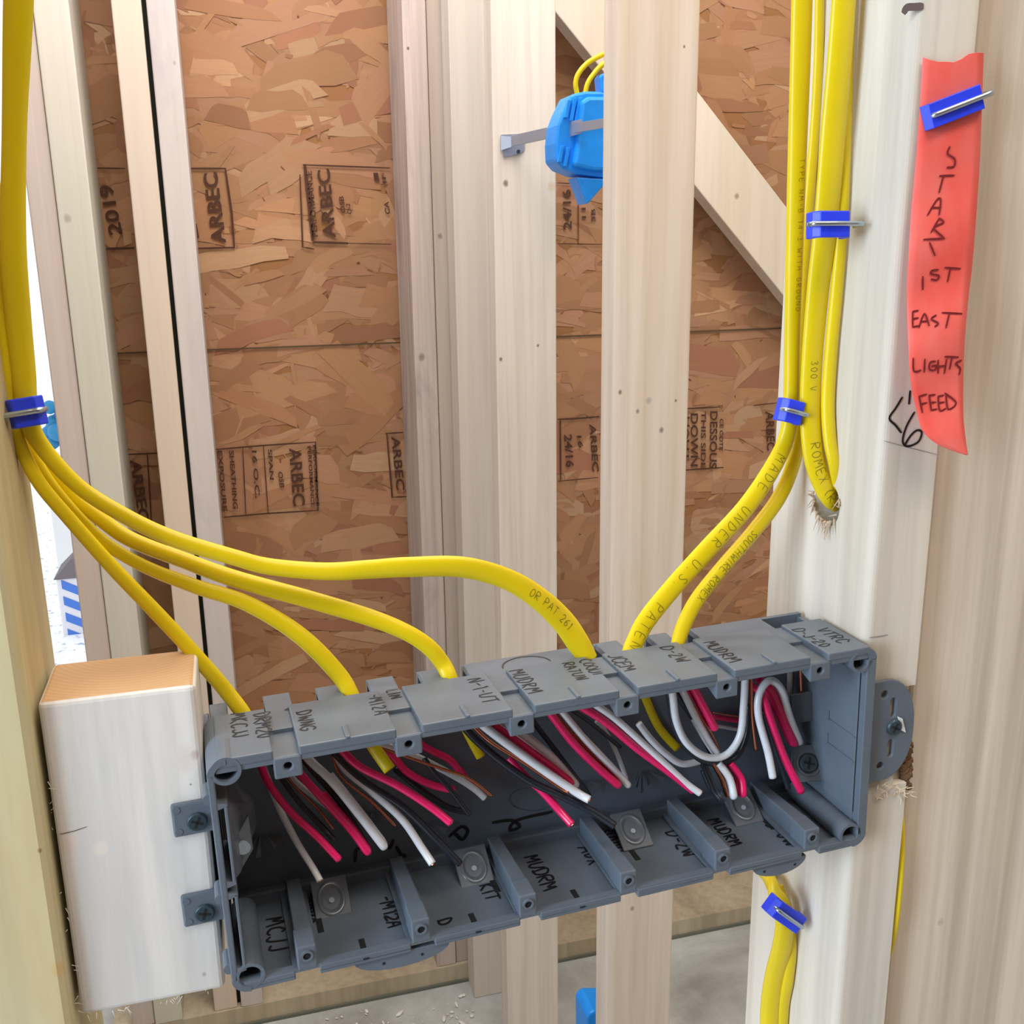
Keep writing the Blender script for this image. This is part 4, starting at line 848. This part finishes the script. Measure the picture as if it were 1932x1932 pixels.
t, S, sh = cable('yellow_cable', 'thin yellow cable beside the printed one, dropping into the box behind it',
  [(1546, -30, .075, 18), (1544, 120, .075, 20), (1536, 260, .075, 20), (1524, 400, .074, 22), (1512, 560, .072, 22), (1508, 700, .070, 24), (1508, 800, .068, 26), (1498, 870, .066, 28), (1470, 938, .062, 29), (1420, 1005, .058, 29), (1362, 1072, .054, 29), (1315, 1132, .05, 30), (1288, 1185, .046, 30), (1276, 1225, .042, 26)],
  [('r', [(1412, 1290), (1438, 1312), (1452, 1352), (1480, 1430), (1512, 1494)], 15, dict(w0=34, w1=22)),
   ('r', [(1430, 1280), (1454, 1302), (1476, 1350), (1497, 1398)], 15, dict(w0=38, w1=34, fold=True)),
   ('w', [(1458, 1467, 22), (1449, 1420, 24), (1431, 1350, 28), (1433, 1308, 30), (1452, 1284, 32), (1474, 1300, 34), (1490, 1352, 34), (1507, 1396, 34)], 14, dict(fold=True)),
   ('k', [(1440, 1340), (1462, 1412), (1476, 1450), (1488, 1488)], 11, dict(w0=36, w1=28)),
   ('c', [(1416, 1262), (1417, 1300), (1419, 1355), (1426, 1416)], 6, dict(w0=32, w1=30)),
   ('c', [(1509, 1250), (1511, 1300), (1511, 1335), (1504, 1366)], 6, dict(w0=40, w1=40)),
   ('w', [(1490, 1240), (1490, 1290), (1487, 1338)], 10, dict(w0=46, w1=46)),
   ('r', [(1345, 1352), (1380, 1358), (1415, 1362)], 10, dict(w0=50, w1=50)), ('w', [(1345, 1368), (1380, 1374), (1412, 1380)], 8, dict(w0=50, w1=50)), ('c', [(1345, 1344), (1380, 1350), (1415, 1354)], 4, dict(w0=48, w1=48))])
print_on(t, S, 'SOUTHWIRE ROMEX', ylen(S, 9 * 12), .0036, wid=.0003)
t, S, sh = cable('yellow_cable', 'broad yellow cable of the right bundle ending in the drilled hole',
  [(1594, -30, -.129, 50, .4), (1585, 100, -.129, 51, .4), (1572, 250, -.129, 52, .4), (1558, 420, -.129, 50, .4), (1543, 550, -.129, 46, .45), (1532, 680, -.129, 43, .45), (1529, 780, -.130, 43, .45), (1536, 860, -.132, 44, .45), (1553, 915, -.137, 40, .5), (1566, 942, -.141, 32, .6), (1578, 955, -.147, 24, .7)])
S2 = S; print_on(t, S, 'ROMEX (R)', ylen(S, 6 * 12 + 8), .0046, wid=.00032, gap=.35); print_on(t, S, '300 V', ylen(S, 6 * 12 - 12), .0034, wid=.00025, gap=.4)
cable('yellow_cable', 'narrow rightmost yellow cable of the right bundle going into the drilled hole',
  [(1606, -30, -.1372, 22), (1600, 100, -.1372, 22), (1596, 250, -.1372, 22), (1590, 400, -.1372, 23), (1580, 530, -.1370, 25), (1568, 660, -.1370, 26), (1562, 760, -.1372, 27), (1566, 830, -.1378, 26), (1574, 875, -.1395, 24), (1579, 910, -.143, 20), (1582, 930, -.147, 18)])
# cables below the box
cable('yellow_cable', 'broad yellow cable below the box running down under the blue staple',
  [(1415, 1585, .088, 30), (1445, 1645, .076, 34), (1466, 1690, -.131, 36), (1480, 1730, -.131, 36), (1476, 1780, -.131, 38), (1462, 1840, -.131, 40), (1454, 1900, -.131, 40), (1452, 1990, -.131, 38)])
cable('yellow_cable', 'narrow yellow cable tucked against the stud below the box, right of the broad one',
  [(1470, 1670, -.1372, 16), (1488, 1740, -.1372, 20), (1492, 1790, -.1372, 23), (1486, 1850, -.1372, 24), (1477, 1900, -.1372, 25), (1472, 1990, -.1372, 25)])
t = thing('yellow_cable', 'sliver of yellow cable peeking out between right stud and wide tan board', 'cable', P(1710, 1840, .017), 'yellow cables of the rough-in'); bm = new()
q = crom([[.1732, y_, P(1710, py, .017).z] for py, y_ in ((1380, .034), (1450, .028), (1540, .0195), (1600, .0165), (1680, .0155), (1750, .0165), (1800, .0195), (1860, .026), (1920, .034))], 6)
sweep(bm, [p + [.0020, .0032, 0] for p in q], 14); finish('sheath', bm, YEL, t, smooth=True)

# ------------------------------------------------------------------ cable staples
def staple(label, c, across, nrm, w, l, legs=.006, h=.002, nail=(-.55, .55), over=0):
    c = Vector(c); A = Vector(across).normalized(); Nn = Vector(nrm); Nn = (Nn - A * Nn.dot(A)).normalized(); Lg = A.cross(Nn)
    t = thing('cable_staple', label, 'staple', c, 'blue cable staples'); bm = new()
    def pt(a, n_, l_): return c + A * a + Nn * n_ + Lg * l_
    prof = [(-w / 2, 0), (-w / 2 + h, 0), (-w / 2 + h * 1.2, legs - h * .2), (w / 2 - h * 1.2, legs - h * .2), (w / 2 - h, 0), (w / 2, 0), (w / 2, legs - h * .3), (w / 2 - h, legs + h), (-w / 2 + h, legs + h), (-w / 2, legs - h * .3)]
    prism(bm, [pt(a, n_, -l / 2) for a, n_ in prof], Lg * l); finish('saddle', bm, BLUE, t, bevel=.0005)
    bm = new(); q = [pt(w * nail[0] - .0004, legs - .001, 0), pt(w * nail[0], legs + h + .0004, 0), pt(w * nail[0] * .5, legs + h + .0010, 0), pt(0, legs + h + .0012, 0), pt(w * nail[1] * .5, legs + h + .0010, 0), pt(w * nail[1], legs + h + .0004, 0), pt(w * nail[1] + .0004, legs - .004, 0)]
    tube(bm, [list(x) for x in crom([list(a) for a in q], 5)], .0011, 10); finish('nail', bm, NAIL, t, smooth=True)
    return t
def pv(a, b, Ya, Yb2): return (P(*b, Yb2) - P(*a, Ya))
st = staple('blue cable staple holding the left yellow bundle to the post', P(52, 777, .040), pv((28, 780), (78, 772), .04, .04), (0, -1, .1), .0125, .0105, .002, .0022, (-1.0, .42))
staple('blue cable staple high on the broad yellow cable at right', P(1555, 427, .037), pv((1520, 428), (1585, 428), .05, .05), (0, -1, .1), .0178, .0108, .006, .0022, (-.56, .72))
staple('small blue cable staple halfway down, where the two right cables curve away', P(1484, 776, .054), pv((1470, 772), (1500, 780), .058, .058), (0, -1, .1), .0125, .0105, .005, .0022, (-.40, .5))
staple('blue cable staple clamping the pair of yellow cables below the box', P(1473, 1716, .044), pv((1435, 1692), (1510, 1745), .06, .06), (0, -1, .1), .024, .0095, .006, .0024, (-.40, .40))
staple('blue cable staple nailed flat over the top of the pink tape', P(1796, 203, .0105), pv((1740, 225), (1855, 180), .01, .01), (0, -1, .05), .0285, .0095, .001, .0022, (-.38, .56))

# ------------------------------------------------------------------ pink tape with writing
rows = [(108, 1741, 1856), (122, 1740, 1855), (200, 1735, 1852), (290, 1729, 1849), (400, 1719, 1842), (500, 1713, 1834), (560, 1711, 1827), (640, 1713, 1820), (720, 1718, 1817), (780, 1730, 1817), (815, 1742, 1820), (840, 1772, 1823), (858, 1822, 1826)]
def tapeY(py, t): 
    b = .0108 if py < 260 else .0108 - .012 * ((py - 260) / 600) ** 1.2
    return b - .0006 * math.sin(t * 3.1) - .0012 * math.sin(py * .03 + t * 2) * (0 if py < 230 else min(1, (py - 230) / 300))
bm = new(); G = []
rr = crom([list(r) for r in rows], 5)
for (py, a, b) in rr:
    row = []
    for j in range(9):
        t = j / 8; yy = py
        if py < 124: yy = py + (9 * math.sin(t * 5.2) if py < 118 else 3 * math.sin(t * 5.2)) + (5 if .4 < t < .65 else 0)
        row.append(bm.verts.new(P(a + (b - a) * t, yy, tapeY(py, t))))
    G.append(row)
for A, B in zip(G, G[1:]):
    for j in range(8): bm.faces.new([A[j], A[j + 1], B[j + 1], B[j]])
me_t = mat('pink_flagging', (255, 104, 96), .45, spec=.35); k = N(me_t)
n = k.noise(k.mapv((1, 1, .5)), 40, 4).outputs['Fac']; k.l(k.mixc(k.ramp(n, [(.35, (0, 0, 0)), (.7, (255, 255, 255))]), s2l((255, 104, 92)), s2l((255, 142, 134))), k.b.inputs['Base Color'])
tr = k.n('ShaderNodeBsdfTranslucent'); tr.inputs[0].default_value = s2l((255, 130, 120)); ms = k.n('ShaderNodeMixShader'); ms.inputs[0].default_value = .25
outn = [x for x in k.t.nodes if x.type == 'OUTPUT_MATERIAL'][0]; k.l(k.b.outputs[0], ms.inputs[1]); k.l(tr.outputs[0], ms.inputs[2]); k.l(ms.outputs[0], outn.inputs[0])
bmesh.ops.recalc_face_normals(bm, faces=bm.faces)
tp = finish('flagging_tape', bm, me_t, smooth=True, base=P(1780, 850, .0)); sd = tp.modifiers.new('s', 'SOLIDIFY'); sd.thickness = .00015
tag(tp, 'salmon pink plastic tape hanging on the right stud, reading START 1ST EAST LIGHTS FEED', 'tape')
TX = [[(1792, 277), (1788, 290), (1801, 300), (1800, 314), (1787, 316)], [(1773, 332), (1800, 331)], [(1780, 332), (1772, 363)],
 [(1750, 406), (1768, 377), (1775, 378), (1772, 405)], [(1757, 392), (1775, 392)], [(1772, 412), (1757, 438)], [(1772, 412), (1780, 420), (1762, 430), (1780, 448)], [(1743, 452), (1782, 450)], [(1754, 458), (1764, 482)],
 [(1741, 522), (1741, 546)], [(1770, 509), (1758, 511), (1757, 517), (1771, 520), (1768, 528), (1757, 527)], [(1783, 505), (1812, 507)], [(1793, 507), (1788, 531)],
 [(1722, 588), (1722, 617)], [(1722, 588), (1732, 586)], [(1722, 602), (1732, 600)], [(1722, 617), (1733, 615)], [(1734, 618), (1744, 592), (1753, 614)], [(1738, 607), (1750, 606)], [(1766, 595), (1757, 602), (1770, 610), (1764, 616)], [(1778, 590), (1815, 592)], [(1791, 592), (1785, 618)],
 [(1723, 676), (1724, 700), (1737, 699)], [(1745, 678), (1744, 702)], [(1765, 682), (1755, 684), (1754, 697), (1764, 698), (1766, 690), (1758, 691)], [(1770, 680), (1770, 704)], [(1786, 678), (1782, 704)], [(1770, 692), (1785, 690)], [(1783, 673), (1808, 674)], [(1796, 674), (1792, 696)], [(1814, 680), (1803, 686), (1812, 695), (1810, 706)],
 [(1734, 748), (1740, 778)], [(1734, 748), (1748, 744)], [(1737, 763), (1748, 760)], [(1753, 746), (1757, 774)], [(1753, 746), (1764, 745)], [(1755, 760), (1765, 759)], [(1757, 774), (1767, 772)], [(1770, 748), (1773, 774), (1784, 771)], [(1770, 748), (1780, 746)], [(1772, 760), (1781, 759)], [(1785, 746), (1789, 772), (1804, 760), (1783, 742)]]
bm = new()
for st_ in TX:
    q = crom([list(p) for p in st_], 5) if len(st_) > 2 else [[st_[0][0] + (st_[1][0] - st_[0][0]) * i / 4, st_[0][1] + (st_[1][1] - st_[0][1]) * i / 4] for i in range(5)]
    pts = []
    for (px, py) in [x[:2] for x in q]:
        i = 0
        while i < len(rr) - 2 and rr[i + 1][0] < py: i += 1
        t = (px - rr[i][1]) / (rr[i][2] - rr[i][1]); pts.append(P(px, py, tapeY(py, t) - .0005))
    ribbon(bm, pts, .00085, Vector((0, -1, 0)))
finish('marker_writing', bm, RINK, tp)['label'] = 'handwriting START 1ST EAST LIGHTS FEED in dark red-brown marker'
